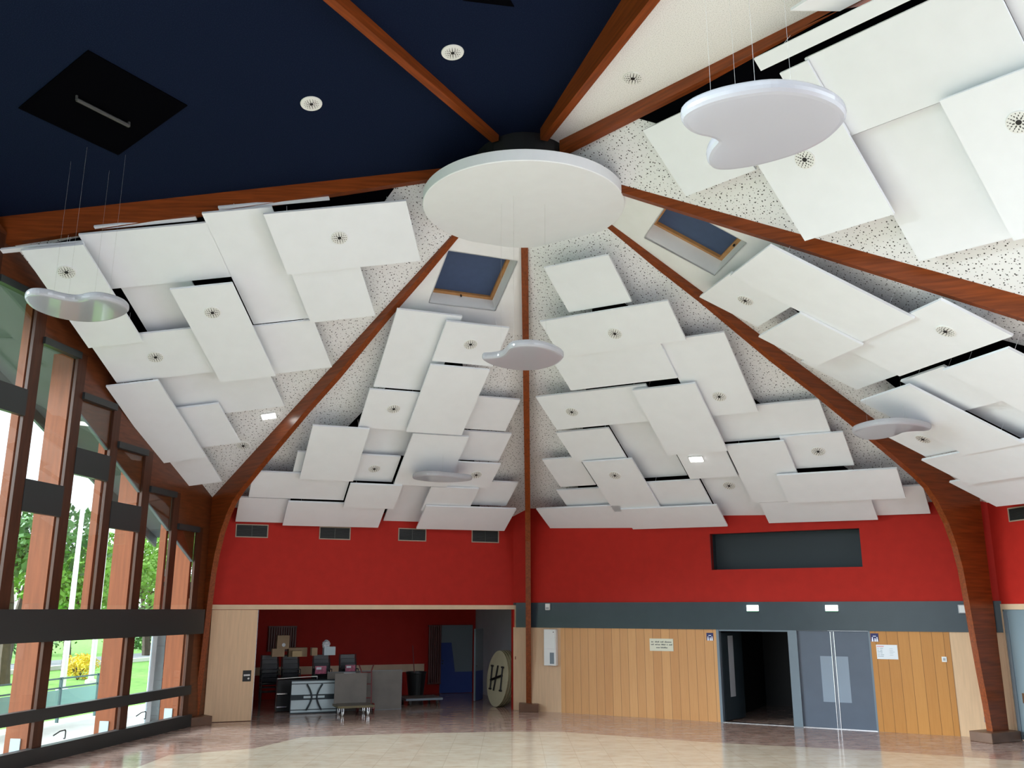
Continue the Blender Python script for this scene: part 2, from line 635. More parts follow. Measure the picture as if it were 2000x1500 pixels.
ceiling('ceiling_front_white', nF, [APEX, pol(AZ['south_east'], 14, Z1 - (Z1 - 10.42) / 8 * 14), pol(AZ['south'], 14, Z1 + .12 / 8 * 14)], ['fleck'])
nG = bay_normal(pol(AZ['south'], 4, 11.05), pol(AZ['south_west'], 5, 10.72))
gz = lambda az, r, a, b: Z1 + (b - Z1) / a * r
ceiling('ceiling_front_navy', nG, [APEX, pol(AZ['south'], 14, gz(0, 14, 4, 11.05)), pol(AZ['south_west'], 14, gz(0, 14, 5, 10.72))], ['navy'])
nH = bay_normal(pol(AZ['south_west'], 5, 10.78), pol(AZ['west'], 9.2, 9.32))
oH, uH, vH = bay_frame(nH)
hatch = [on_plane(APEX, nH, *p) for p in [(65, 225), (172, 92), (340, 186), (233, 308)]]
ceiling('ceiling_left_navy', nH, [APEX, pol(AZ['south_west'], 15, gz(0, 15, 5, 10.78)), pol(222, 16, Z1 + (oH - oH).z) if False else pol(AZ['west'], 13, gz(0, 13, 9.2, 9.32))], ['navy'])

BAY_N['F'], BAY_N['G'], BAY_N['H'] = nF, nG, nH

# ------------------------------------------------------------------ beams
INNER = [(1.6, 9.80), (1.85, 9.66), (2.9, 9.05), (3.9, 8.52), (5.6, 7.53), (6.75, 6.93), (8.6, 5.88), (9.0, 5.64), (9.4, 5.40), (9.7, 5.18), (9.95, 4.88), (10.2, 4.45),
         (10.38, 3.95), (10.48, 3.5), (10.55, 2.8), (10.62, 2.0), (10.68, 1.4), (10.76, 0.7), (10.8, 0.18)]
W_ = 0.14


def beam(name, az, prof, label, k=1.0):
    mx = Matrix.Translation(HUB) @ Matrix.Rotation(R_(az), 4, 'Z')
    mb = MB()
    mb.prism([(r * k, -W_ / 2, z) for r, z in prof], (0, W_, 0))
    o = mb.build(name, 'beam', mx=mx)
    return tag(o, label, 'roof beam', 'glued timber roof beams')


def arch(slope=S1, foot=True):
    back = [(11.3, 0.18), (11.3, Z1 - slope * 11.3 + 0.12), (1.6, Z1 - slope * 1.6 + 0.12)]
    return INNER + back


beam('roof_beam', AZ['L'], arch(), 'curved timber arch beside the glazed wall, foot left of the beige sliding door')
beam('roof_beam', AZ['C'], arch(), 'timber arch straight ahead, foot in the corner between store room and oak wall', 0.975)
beam('roof_beam', AZ['R'], arch(), 'thick curved timber arch at right, foot beside the white notice wall')
beam('roof_beam', AZ['east'], [(1.6, 9.77), (4.95, 8.1), (7.66, 6.74), (10.0, 5.55), (10.6, 4.9), (10.9, 4.0), (11.2, 0.18), (11.8, 0.18), (11.8, Z1 - eastS * 11.8 + .1), (1.6, Z1 - eastS * 1.6 + .12)],
     'straight timber beam running off the right edge below the large white panels')
beam('roof_beam', AZ['south_east'], [(1.0, 10.34), (13.5, 10.30), (13.5, 10.8), (1.0, 10.8)], 'timber beam between plain white ceiling strip and panelled right bay')
beam('roof_beam', AZ['south'], [(1.0, 10.50), (13.5, 10.50), (13.5, 12.2), (1.0, 10.95)], 'broad timber beam between navy ceiling and white ceiling strip at top')
beam('roof_beam', AZ['south_west'], [(1.0, 10.52), (14.5, 10.56), (14.5, 11.2), (1.0, 10.8)], 'timber beam crossing the navy ceiling at top centre')
beam('roof_beam', AZ['west'], [(1.2, 10.28), (13.0, 8.10), (13.0, 8.9), (1.2, 10.75)], 'dark timber beam along lower edge of the navy ceiling at left')

PLB = frame
for nm, az, k, lab in (('L', AZ['L'], 1.0, 'brown block under the timber arch beside the glazed wall'), ('C', AZ['C'], 0.975, 'dark brown block under the centre timber arch'),
                       ('R', AZ['R'], 1.0, 'brown block under the right timber arch near the wall socket')):
    mx = Matrix.Translation(HUB) @ Matrix.Rotation(R_(az), 4, 'Z')
    mb = MB()
    mb.box(10.5 * k, 11.4 * k, -0.26, 0.26, 0, 0.2)
    tag(mb.build('pier_block', 'plinth', mx=mx, bevel=0.01), lab, 'block', 'blocks under the arches')

# hub disc
mx = Matrix.Translation((HUB.x, HUB.y, 9.66))
mb = MB()
mb.lathe([(1.80, 0.0), (1.815, 0.012), (1.815, 0.2), (1.80, 0.212)], 96)
mb.rod((0, 0, 0.2), (0, 0, 0.95), 0.05)
tag(mb.build('ceiling_disc', 'panel', mx=mx), 'large round white disc hung where all the roof beams meet', 'ceiling disc')
# black core above the disc, its colour standing in for the shadow there
mb = MB()
mb.lathe([(0.95, 0.32), (0.95, 1.0)], 32)
struct(mb.build('trim_1', 'black', mx=mx))


# ------------------------------------------------------------------ skylights
def skylight(mx, sg, hole, label, depth, px_pane):
    u0, u1, v0, v1 = hole
    t = thing('skylight', label, 'skylight', mx, 'skylights beside the ceiling disc')
    z0, z1 = 0.0, sg * depth
    mb = MB()
    for a, b in (((u0, v0), (u1, v0)), ((u1, v0), (u1, v1)), ((u1, v1), (u0, v1)), ((u0, v1), (u0, v0))):
        c = ((u0 + u1) / 2, (v0 + v1) / 2)
        nx, ny = ((a[0] + b[0]) / 2 - c[0]), ((a[1] + b[1]) / 2 - c[1])
        l = math.hypot(nx, ny)
        nx, ny = nx / l * 0.02, ny / l * 0.02
        mb.prism([(a[0], a[1], z0), (b[0], b[1], z0), (b[0], b[1], z1), (a[0], a[1], z1)], (nx, ny, 0))
    mb.build('shaft', 'plain', t)
    f = MB()
    e = 0.07
    zz = sorted((sg * (depth - 0.08), sg * (depth + 0.02)))
    f.box(u0, u0 + e, v0, v1, *zz); f.box(u1 - e, u1, v0, v1, *zz)
    f.box(u0 + e, u1 - e, v0, v0 + e, *zz); f.box(u0 + e, u1 - e, v1 - e, v1, *zz)
    f.build('window_frame', 'pine', t)
    b = MB()
    zz = sorted((sg * (depth - 0.02), sg * (depth + 0.01)))
    b.box(u0 + e, u1 - e, v0 + e, v1 - e, *zz)
    b.build('blind', 'blind', t)
    h = MB()
    um = (u0 + u1) / 2
    h.rod((um, v1 - e * 0.6, sg * (depth - 0.1)), (um, v1 - e * 0.6, sg * (depth - 0.14)), 0.02)
    h.build('handle', 'black', t)


skylight(mxB, sgB, holeB, 'square roof window with closed blue blind, left of centre beam below the disc', 0.42, None)
skylight(mxD, sgD, holeD, 'roof window with closed blue blind between the two right-hand beams', 0.42, None)

# ------------------------------------------------------------------ black felt behind the panels
FELT = dict(
    A=[(770, 368), (740, 408), (600, 615), (470, 770), (330, 790), (215, 765), (150, 640), (80, 480), (500, 392)],
    B=[(868, 640), (895, 640), (939, 1005), (560, 1003), (517, 1001)],
    C=[(1158, 590), (1216, 590), (1487, 790), (1720, 965), (1125, 1000)],
    D=[(1535, 592), (1560, 556), (2060, 693), (2060, 960), (1960, 920)],
    E=[(1248, 232), (2050, 448), (2050, -50), (1625, 22), (1350, 170)])
WHERE = dict(A='bay above the glazed wall', B='bay above the store room', C='bay above the grey double doors', D='bay right of the thick right arch', E='upper right bay')
for s, pts in FELT.items():
    o, u, v = bay_frame(BAY_N[s])
    mx = frame(o, u, v)
    P = [on_bay(s, x, y, 0.012) for x, y in pts]
    inv = mx.inverted()
    mb = MB()
    L = [inv @ p for p in P]
    up = inv.to_3x3() @ (-BAY_N[s])
    mb.prism(L, up * 0.011)
    tag(mb.build('felt_lining', 'felt', mx=mx), 'black felt lining glimpsed between white panels in the ' + WHERE[s], 'felt lining', 'black felt ceiling linings')

# ------------------------------------------------------------------ white acoustic panels
# per bay: (drop below the ceiling, point on upper edge, lower edge, one side, other side) read off the photograph
PANELS = dict(
    A=[(.50, (100, 484), (172, 680), (109, 588), (215, 563)), (.25, (290, 446), (290, 557), (197, 530), (428, 488)), (.13, (280, 556), (330, 643), (262, 605), (400, 600)),
       (.50, (400, 559), (490, 740), (353, 605), (492, 635)), (.25, (450, 412), (550, 627.5), (445, 526), (532, 408)), (.45, (650, 406), (760, 516), (535, 470), (807, 450)),
       (.38, (640, 515), (675, 623), (587, 580), (718, 568)), (.30, (560, 631), (600, 723), (512, 690), (632, 675)), (.40, (320, 647.5), (265, 744), (203, 712), (445, 690)),
       (.50, (257, 749.5), (360, 899.5), (256, 825), (357, 820)), (.35, (360, 890), (390, 946.5), (328, 925), (421, 921)), (.30, (390, 793), (430, 869.5), (355, 830), (450, 830)),
       (.18, (420, 719), (500, 800), (330, 790), (545, 770)), (.12, (600, 389), (585, 396.5), (430, 415), (642, 385)), (.12, (300, 432), (320, 436.5), (190, 455), (381, 422)),
       (.34, (60, 482), (60, 490), (-60, 500), (158, 468))],
    B=[(.34, (840, 611), (775, 759), (752, 682), (902, 621)), (.46, (935, 634.5), (900, 710), (858, 667), (979, 678)), (.54, (900, 718), (850, 847), (820, 771), (940, 762)),
       (.42, (770, 764.5), (745, 838), (711, 797), (815, 800)), (.20, (770, 833), (750, 888), (705, 870), (799, 866)), (.52, (665, 835), (630, 938), (600, 875), (712, 870)),
       (.36, (590, 883), (600, 935), (575, 910), (650, 910)), (.42, (540, 923), (580, 974), (488, 957), (676, 960)), (.36, (745, 890.5), (730, 940), (692, 915), (774, 917)),
       (.54, (730, 947), (725, 993), (677, 970), (777, 973)), (.36, (510, 973), (510, 1020), (464, 995), (562, 998)), (.48, (620, 982), (645, 1028.5), (557, 1005), (745, 1013)),
       (.20, (800, 945), (775, 1025.5), (755, 1000), (835, 985)), (.50, (860, 850), (820, 949), (788, 897), (904, 880)), (.40, (940, 905), (900, 952), (880, 925), (968, 927)),
       (.28, (960, 845), (940, 900), (893, 870), (987, 873)), (.28, (980, 778.5), (945, 839.5), (908, 808), (1000, 815)), (.30, (990, 942), (950, 987), (915, 970), (1000, 966)),
       (.46, (890, 953), (870, 999), (833, 973), (928, 970)), (.52, (965, 993), (900, 1035), (821, 1015), (997, 1015))],
    C=[(.42, (1125, 511), (1172, 600), (1086, 566), (1212, 546)), (.54, (1180, 608), (1200, 684), (1070, 655), (1320, 622)), (.48, (1200, 672), (1215, 751), (1090, 722), (1309, 710)),
       (.42, (1376, 654.5), (1440, 808), (1327, 744), (1447, 725)), (.44, (1150, 764), (1137, 835), (1069, 811), (1262, 753)), (.54, (1295, 756), (1360, 885), (1270, 827), (1394, 825)),
       (.40, (1370, 880), (1395, 933), (1337, 915), (1430, 906)), (.18, (1200, 825), (1300, 931), (1212, 868), (1330, 905)), (.40, (1135, 841), (1180, 899), (1103, 872), (1206, 866)),
       (.34, (1090, 896), (1130, 949), (1077, 925), (1150, 925)), (.48, (1183, 900), (1250, 997.5), (1168, 950), (1263, 946)), (.36, (1125, 956), (1160, 999), (1101, 979), (1192, 985)),
       (.48, (1080, 993), (1160, 1034.5), (1063, 1016), (1228, 1015)), (.53, (1330, 990), (1330, 1031), (1230, 1024), (1410, 1007)), (.40, (1315, 940), (1345, 988), (1270, 960), (1377, 960)),
       (.22, (1420, 928), (1460, 1020.5), (1385, 966), (1492, 990)), (.44, (1475, 866), (1500, 981), (1443, 926), (1545, 895)), (.54, (1637, 922), (1650, 978), (1529, 957), (1760, 943)),
       (.42, (1600, 977), (1610, 1018.5), (1494, 1005), (1708, 995)), (.30, (1785, 949.5), (1760, 1005), (1690, 985), (1811, 980)), (.34, (1585, 849), (1610, 912), (1535, 885), (1657, 875)),
       (.28, (1540, 786), (1520, 855), (1402, 838), (1611, 812))],
    D=[(.34, (1395, 558), (1512, 619), (1420, 608), (1450, 545)), (.45, (1468, 507), (1690, 665), (1612, 634), (1640, 549)), (.40, (1806, 600), (1870, 695), (1745, 729), (1905, 620)),
       (.50, (1522, 635), (1650, 690), (1528, 682), (1621, 642)), (.28, (1600, 690), (1710, 748), (1615, 732), (1748, 728)), (.50, (1722, 770), (1945, 877), (1780, 835), (1880, 806)),
       (.38, (1760, 832), (1840, 886), (1773, 874), (1850, 860)), (.34, (1810, 727), (1885, 802), (1800, 766), (1900, 745)), (.22, (1880, 796), (2050, 850), (1940, 828), (2010, 790)),
       (.46, (1912, 700), (2060, 800), (1900, 754), (1985, 689)), (.46, (1840, 891), (1950, 938), (1838, 919), (2080, 860)), (.38, (1868, 940), (1975, 986.5), (1900, 966), (2080, 930))],
    E=[(.34, (1290, 239), (1410, 357), (1298, 320), (1450, 290)), (.46, (1560, 250), (1658, 445), (1528, 400), (1700, 338)), (.40, (1550, 131), (1640, 270), (1522, 143), (1620, 195)),
       (.34, (1680, 64), (1750, 232), (1620, 200), (1980, 46)), (.50, (1920, 165), (1990, 468), (1905, 330), (2150, 250)), (.22, (1770, 225), (1880, 489), (1769, 464), (1930, 350)),
       (.46, (1560, 72), (1650, 61), (1478, 125), (1900, -60)), (.22, (2000, -40), (2060, 120), (1985, 48), (2200, 0))])
ORD = ['', 'second ', 'third ', 'fourth ', 'fifth ', 'sixth ', 'seventh ', 'eighth ', 'ninth ', 'tenth ', 'eleventh ', 'twelfth ', 'thirteenth ', 'fourteenth ', 'fifteenth ',
       'sixteenth ', 'seventeenth ', 'eighteenth ', 'nineteenth ', 'twentieth ', 'twenty-first ', 'twenty-second ']
DIFF = dict(
    A=[(130, 531, 0), (663, 464, 5), (415, 610, 3), (304, 697, 8), (475, 870, None)],
    B=[(919, 672, 1), (769, 798, 3), (731, 915, 8), (930, 927, 14)],
    C=[(1201, 651, 1), (1117, 804, 4), (1405, 774, 3), (1201, 928, 10), (1598, 881, 20), (1424, 948, 15)],
    D=[(1456, 586, 0), (1847, 646, 2), (1803, 857, 6)],
    E=[(1572, 311, 1), (1990, 238, 4)])
NEAR = dict(A='bay above the glazed wall', B='bay above the store room', C='bay above the grey doors', D='bay right of the thick arch', E='upper right bay')
TH = 0.045


def side_axis_sort(vals):
    return min(vals), max(vals)


for s, rows in PANELS.items():
    n = BAY_N[s]
    ua, va = bay_axes(s)
    o, u, v = bay_frame(n)
    mx = frame(o, u, v)
    zs = n.dot(mx.col[2].to_3d())               # local z pointing into the room: +1 or -1
    # oblique coordinates along ua, va
    A2 = Matrix(((ua.dot(u), va.dot(u)), (ua.dot(v), va.dot(v)))).inverted()

    def ob(x, y, drop):
        p = on_bay(s, x, y, drop) - o
        q = A2 @ V((p.dot(u), p.dot(v)))
        return q
    info = []
    for i, (drop, T, B, L, R) in enumerate(rows):
        v0, v1 = ob(*T, drop).y, ob(*B, drop).y
        u0, u1 = ob(*L, drop).x, ob(*R, drop).x
        u0, u1 = min(u0, u1), max(u0, u1)
        v0, v1 = min(v0, v1), max(v0, v1)
        quad = []
        for a, b in ((u0, v0), (u1, v0), (u1, v1), (u0, v1)):
            p = ua * a + va * b
            quad.append((p.dot(u), p.dot(v)))
        cen = o + ua * (u0 + u1) / 2 + va * (v0 + v1) / 2
        info.append((cen, u1 - u0, v1 - v0, quad, drop))
    has = {d[2] for d in DIFF[s] if d[2] is not None}
    order = sorted(range(len(rows)), key=lambda i: (info[i][0] - o).dot(v) if s in 'BCD' else (info[i][0] - o).length)
    ranks = {i: k for k, i in enumerate(order)}
    for i, (cen, lu, lv, quad, drop) in enumerate(info):
        mb = MB()
        mb.prism([(x, y, zs * drop) for x, y in quad], (0, 0, -zs * TH))
        cx, cy = sum(q[0] for q in quad) / 4, sum(q[1] for q in quad) / 4
        for x, y in quad:
            x, y = cx + (x - cx) * 0.72, cy + (y - cy) * 0.72
            mb.rod((x, y, zs * (drop - TH)), (x, y, 0.0), 0.003, 5)
        size = 'large' if lu * lv > 3.2 else ('small' if lu * lv < 1.3 else 'medium')
        hole_ = ' with grille' if i in has else ''
        lab = '%s white panel%s, %s disc, %s' % (size, hole_, (ORD[ranks[i]] + 'from the') if ranks[i] else 'nearest the', NEAR[s])
        ob_ = mb.build('acoustic_panel', 'panel')
        ob_.matrix_world = mx
        tag(ob_, lab, 'ceiling panel', 'white acoustic panels, ' + NEAR[s])

# one panel peeping out in the plain white strip
oF, uF, vF = bay_frame(nF)
mx = frame(oF, uF, vF)
inv = mx.inverted()
mb = MB()
q4 = [inv @ on_plane(APEX + nF * 0.3, nF, *p) for p in [(1544, 21), (1640, 22), (1760, -40), (1640, -40)]]
upF = inv.to_3x3() @ (-nF)
mb.prism(q4, upF * TH)
for p in q4:
    c = sum((x for x in q4), V((0, 0, 0))) / 4
    p2 = c + (p - c) * .7
    mb.rod(p2, p2 + upF * 0.3, 0.006, 5)
tag(mb.build('acoustic_panel', 'panel', mx=mx), 'white panel tip at top edge under the plain white ceiling strip', 'ceiling panel', 'white acoustic panels')


# ------------------------------------------------------------------ round grilles
def diffuser(center, n, label, rim=True, r=0.155):
    """round white grille with slots around a black centre, face towards n"""
    x = n.orthogonal().normalized()
    mx = frame(center, x, n.cross(x))
    t = thing('round_grille', label, 'ceiling grille', mx, 'round ceiling grilles')
    mb = MB()
    mb.lathe([(r * (1.32 if rim else 1.0), 0.0), (r * (1.28 if rim else 0.97), 0.014), (r * 0.93, 0.016)], 28)
    mb.build('flange', 'white', t)
    g = MB()
    for ring, k, a in ((0.40, 8, 0.050), (0.62, 12, 0.038), (0.83, 16, 0.028)):
        for i in range(k):
            th = 2 * math.pi * (i + 0.5 * (k == 12)) / k
            cx, cy = r * ring * math.cos(th), r * ring * math.sin(th)
            tx, ty = math.cos(th), math.sin(th)
            h1, h2 = r * a * 1.9, r * a * 1.05
            g.prism([(cx + tx * h1 - ty * h2, cy + ty * h1 + tx * h2, 0.0165), (cx + tx * h1 + ty * h2, cy + ty * h1 - tx * h2, 0.0165),
                     (cx - tx * h1 + ty * h2, cy - ty * h1 - tx * h2, 0.0165), (cx - tx * h1 - ty * h2, cy - ty * h1 + tx * h2, 0.0165)], (0, 0, 0.003))
    g.build('slots', 'grille', t)
    c = MB()
    c.lathe([(r * 0.24, 0.016), (r * 0.2, 0.024)], 16)
    c.build('centre_cap', 'black', t)
    return t


DLAB = {('A', 130): 'round grille in panel at far left beside the dark timber wall', ('A', 663): 'round grille in white panel just left of the ceiling disc, under navy ceiling',
        ('A', 415): 'round grille in long slanting panel, left of the left arch', ('A', 304): 'round grille in panel near the glazed wall, below the left hanging cloud',
        ('A', 475): 'round grille in perforated ceiling beside the left arch, near a lit lamp',
        ('B', 919): 'round grille in panel just left of the centre beam, below the roof window', ('B', 769): 'round grille in panel midway between left arch and centre beam',
        ('B', 731): 'round grille in panel above the red wall, left of small hanging cloud', ('B', 930): 'round grille half hidden behind the small hanging cloud',
        ('C', 1201): 'round grille in big panel just right of the centre beam', ('C', 1117): 'round grille in panel beside centre beam, halfway down the doors bay',
        ('C', 1405): 'round grille in panel near the thick right arch, middle of the doors bay', ('C', 1201.5): 'round grille in slanting panel low beside the centre beam',
        ('C', 1598): 'round grille in panel left of the thick right arch, above the wall recess', ('C', 1424): 'round grille in recessed panel directly above the dark wall recess',
        ('D', 1456): 'round grille in panel just right of the thick arch, below right roof window', ('D', 1847): 'round grille in panel near the right edge of the picture',
        ('D', 1803): 'round grille in panel just below the right hanging cloud', ('E', 1572): 'round grille in panel just under the biggest hanging cloud', ('E', 1990): 'round grille in panel cut by the right edge'}
used = set()
for s, rows in DIFF.items():
    for x, y, i in rows:
        drop = 0.0 if i is None else PANELS[s][i][0]
        key = (s, x) if (s, x) not in used else (s, x + .5)
        used.add(key)
        diffuser(on_bay(s, x, y, drop + 0.001), BAY_N[s], DLAB[key], rim=False, r=0.15)
for (x, y), n, lab in (((608, 202), nH, 'white round grille in the navy ceiling at left'), ((884, 102), nG, 'white round grille in navy ceiling between the two top beams')):
    diffuser(on_plane(APEX + n * 0.001, n, x, y), n, lab, True, 0.13)
diffuser(on_plane(APEX + nF * 0.001, nF, 1236, 152), nF, 'round grille in the plain white ceiling strip', False, 0.15)

# ------------------------------------------------------------------ hatch in the navy ceiling, dark recess painted as a black board
mx = frame(sum(hatch, V((0, 0, 0))) / 4, (hatch[2] - hatch[1]), (hatch[0] - hatch[1]))
inv = mx.inverted()
hq = [inv @ p for p in hatch]
hx, hy = max(abs(q.x) for q in hq) * .93, max(abs(q.y) for q in hq) * .93
dn = 1 if (inv.to_3x3() @ nH).z > 0 else -1
t = thing('ceiling_hatch', 'square hatch in the navy ceiling at upper left, dark recess painted black', 'hatch', mx)
mb = MB()
mb.box(-hx, hx, -hy, hy, *sorted((dn * 0.002, dn * 0.02)))
mb.build('panel', 'felt', t)
mb = MB()
mb.rod((-hx * .5, 0.05, dn * 0.09), (hx * .55, 0.05, dn * 0.09), 0.03)
for k in (-.5, .55):
    mb.rod((hx * k, 0.05, dn * 0.02), (hx * k, 0.05, dn * 0.1), 0.02)
mb.build('bar', 'grille', t)
h2 = [on_plane(APEX + nG * 0.002, nG, *p) for p in [(872, -22), (905, 0), (1004, 12), (985, -20)]]
mb = MB()
mb.prism(h2, nG * 0.015)  # flat black sheet, the hole's darkness put in as colour
tag(mb.build('ceiling_hatch', 'felt'), 'edge of a hatch in navy ceiling, dark recess painted black, at top centre', 'hatch')


# ------------------------------------------------------------------ lit ceiling lamps
def lamp(center, n, xdir, label):
    x = (xdir - n * xdir.dot(n)).normalized()
    mx = frame(center, x, n.cross(x))
    t = thing('ceiling_lamp', label, 'ceiling lamp', mx, 'lit ceiling lamps')
    mb = MB()
    mb.box(-0.17, 0.17, -0.10, 0.10, 0, 0.02)
    mb.build('housing', 'white', t, bevel=0.01)
    mb = MB()
    mb.box(-0.15, 0.15, -0.08, 0.08, 0.02, 0.03)
    mb.build('diffuser', 'lamp', t)


lamp(on_bay('A', 525, 812, 0.002), BAY_N['A'], V((1, 0, 0)), 'lit rectangular lamp in perforated ceiling left of the left arch')
lamp(on_bay('C', 1360, 896, 0.402), BAY_N['C'], DC, 'lit rectangular lamp on a white panel above the doors')


# ------------------------------------------------------------------ hanging acrylic clouds
def cloud(pts, z, label, wires):
    P = [on_z(x, y, z) for x, y in pts]
    c = sum(P, V((0, 0, 0))) / len(P)
    L = [p - c for p in P]
    # smooth the outline
    for _ in range(2):
        Q = []
        for i in range(len(L)):
            a, b = L[i], L[(i + 1) % len(L)]
            Q += [a * .75 + b * .25, a * .25 + b * .75]
        L = Q
    n = len(L)
    area = sum(L[i].x * L[(i + 1) % n].y - L[(i + 1) % n].x * L[i].y for i in range(n))
    if area < 0:
        L.reverse()
    nor = []
    for i in range(n):
        d = (L[(i + 1) % n] - L[i - 1]).normalized()
        nor.append(V((d.y, -d.x, 0)))
    prof = [(-0.045, 0.0), (-0.012, 0.006), (0.006, 0.03), (0.010, 0.06), (0.004, 0.095), (-0.014, 0.118), (-0.05, 0.128)]
    mb = MB()
    vs_, fs = [], []
    for d, h in prof:
        for p, q in zip(L, nor):
            vs_.append((p.x + q.x * d, p.y + q.y * d, h))
    for k in range(len(prof) - 1):
        for i in range(n):
            j = (i + 1) % n
            fs.append((k * n + i, k * n + j, (k + 1) * n + j, (k + 1) * n + i))
    fs.append(list(range(n))[::-1])
    fs.append([(len(prof) - 1) * n + i for i in range(n)])
    mb.add(vs_, fs)
    t = thing('hanging_cloud', label, 'hanging diffuser', Matrix.Translation(c), 'hanging acrylic clouds')
    mb.build('shell', 'cloud', t, smooth=False)
    w_ = max(p.x for p in L)
    for bay, (ax, ay) in wires:
        i = min(range(n), key=lambda i: (L[i].x - ax * w_) ** 2 + (L[i].y - ay * w_) ** 2)
        p = L[i] * 0.6
        zz = bay_z(bay, c.x + p.x, c.y + p.y) - c.z
        wb = MB()
        wb.rod((p.x, p.y, 0.12), (p.x, p.y, zz), 0.0013, 5)
        wb.build('wire', 'wire', t)


W4 = [(-.8, .1), (0, .6), (.8, .1), (0, -.6)]
sc = lambda o, k, l: [(o[0] + k * a, o[1] + k * b) for a, b in l]
cloud(sc((1240, 0), .38, [(232, 610), (300, 560), (420, 515), (560, 485), (720, 465), (880, 478), (1000, 515), (1070, 560), (1092, 610), (1060, 660), (980, 730), (860, 790), (700, 840),
                          (560, 870), (440, 882), (385, 865), (370, 820), (388, 775), (415, 745), (425, 733), (425, 733), (412, 722), (380, 710), (320, 700), (260, 670)]), 6.6,
      'largest white acrylic cloud with a notch, hanging at upper right', [('F', p) for p in W4])
cloud(sc((0, 370), .22, [(208, 970), (260, 935), (400, 940), (560, 985), (680, 1000), (780, 972), (900, 972), (1030, 1005), (1115, 1045), (1150, 1090), (1080, 1135), (960, 1170), (800, 1185),
                         (640, 1172), (480, 1140), (340, 1090), (255, 1040)]), 7.2, 'glossy bean-shaped acrylic cloud hanging at far left before the dark timber wall', [('H', p) for p in W4])
cloud(sc((920, 640), .1, [(190, 610), (400, 605), (545, 580), (620, 550), (670, 510), (700, 470), (735, 425), (800, 390), (950, 365), (1200, 355), (1450, 395), (1650, 465), (1780, 540), (1815, 600), (1720, 705), (1550, 775),
                          (1300, 835), (1000, 850), (700, 815), (450, 755), (300, 690)]), 6.8, 'acrylic cloud with a tail hanging in front of the centre beam', [('B', W4[0]), ('B', W4[1]), ('C', W4[2]), ('B', W4[3])])
cloud(sc((780, 890), .08, [(275, 560), (480, 500), (700, 485), (950, 495), (1100, 515), (1300, 530), (1560, 560), (1740, 575), (1785, 605), (1600, 640), (1200, 660), (800, 650), (480, 615)]), 5.75,
      'smallest acrylic cloud, seen nearly edge-on above the store-room wall', [('B', p) for p in W4])
cloud(sc((1640, 790), .1, [(230, 550), (400, 480), (700, 412), (1000, 380), (1300, 380), (1550, 410), (1770, 465), (1800, 490), (1700, 528), (1450, 528), (1250, 548), (1150, 595), (1000, 645),
                           (800, 685), (600, 700), (450, 685), (310, 635)]), 5.9, 'curved acrylic cloud hanging in front of the thick right arch', [('D', p) for p in W4])

# ------------------------------------------------------------------ floor
fl = [gl(-0.6, 0.05), gl(26, 0.05), V((16, -6, 0)), V((16, 14, 0)), wC(12.1, 0, 0.1), KC + (NB + NC) * 0.08, wB(-.4, 0, 0.1)]
inn = [on_z(x, y) for x, y in [(330, 1475), (495, 1462), (590, 1440), (782, 1433), (1010, 1429), (1098, 1429.5), (1385, 1450), (1700, 1466), (2050, 1490)]]
mb = MB()
nf_ = len(fl)
mb.add([(HUB.x, HUB.y, 0)] + [(p.x, p.y, 0) for p in fl] + [(p.x, p.y, -.1) for p in fl],
       [(0, 1 + i, 1 + (i + 1) % nf_) for i in range(nf_)] + [(1 + i, 1 + nf_ + i, 1 + nf_ + (i + 1) % nf_, 1 + (i + 1) % nf_) for i in range(nf_)])
struct(mb.build('floor', 'floor_b'))
mb = MB()
mb.prism([(p.x, p.y, 0.0) for p in inn] + [(8.5, 6, 0), (6, 0, 0), (-6, 0, 0), (-6.6, 13, 0)], (0, 0, 0.0015))
struct(mb.build('floor_inlay', 'floor_c'))

# ------------------------------------------------------------------ wall B (store-room opening)
zB = lambda s: bay_z('B', wB(s, 0).x, wB(s, 0).y) + 0.1
S_OP0, S_OP1 = 0.0, 8.05
mb = MB()
mb.prism([(-0.35, 0, 2.75), (LB, 0, 2.75), (LB, 0, zB(LB)), (-0.35, 0, zB(-.35))], (0, 0.15, 0))
mb.box(S_OP1, LB, 0, 0.15, 0, 2.75)
struct(mb.build('wall_back_left', 'red', mx=MB_))
mb = MB()
mb.box(-0.02, S_OP1 + 0.05, -0.03, 0.15, 2.64, 2.755)
mb.box(S_OP1 - 0.03, S_OP1 + 0.05, -0.02, 0.15, 0, 2.64)
struct(mb.build('trim_2', 'trim', mx=MB_))
# sliding door
sd1 = pB(491, 1408)[0]
t = thing('sliding_door', 'beige sliding door panel left of the store-room opening', 'door', MB_)
mb = MB()
mb.box(0.0, sd1, -0.02, 0.03, 0.012, 2.63)
mb.build('door_leaf', 'beech', t)
mb = MB()
mb.box(sd1 - .012, sd1 + .003, -0.024, 0.034, 0.012, 2.63)
mb.build('edge_strip', 'chrome', t)
hs, hz = pB(482, 1320)
mb = MB()
mb.box(hs - .1, hs + .1, -0.03, -0.02, hz - .13, hz + .13)
pl = mb.build('lock_plate', 'black', t)
mb = MB()
mb.box(hs - .08, hs + .07, -0.065, -0.05, hz + .0, hz + .04)
mb.box(hs - .08, hs - .05, -0.05, -0.03, hz + .0, hz + .04)
mb.rod((hs + .04, -0.03, hz - .06), (hs + .04, -0.05, hz - .06), 0.025)
mb.build('handle', 'chrome', pl)

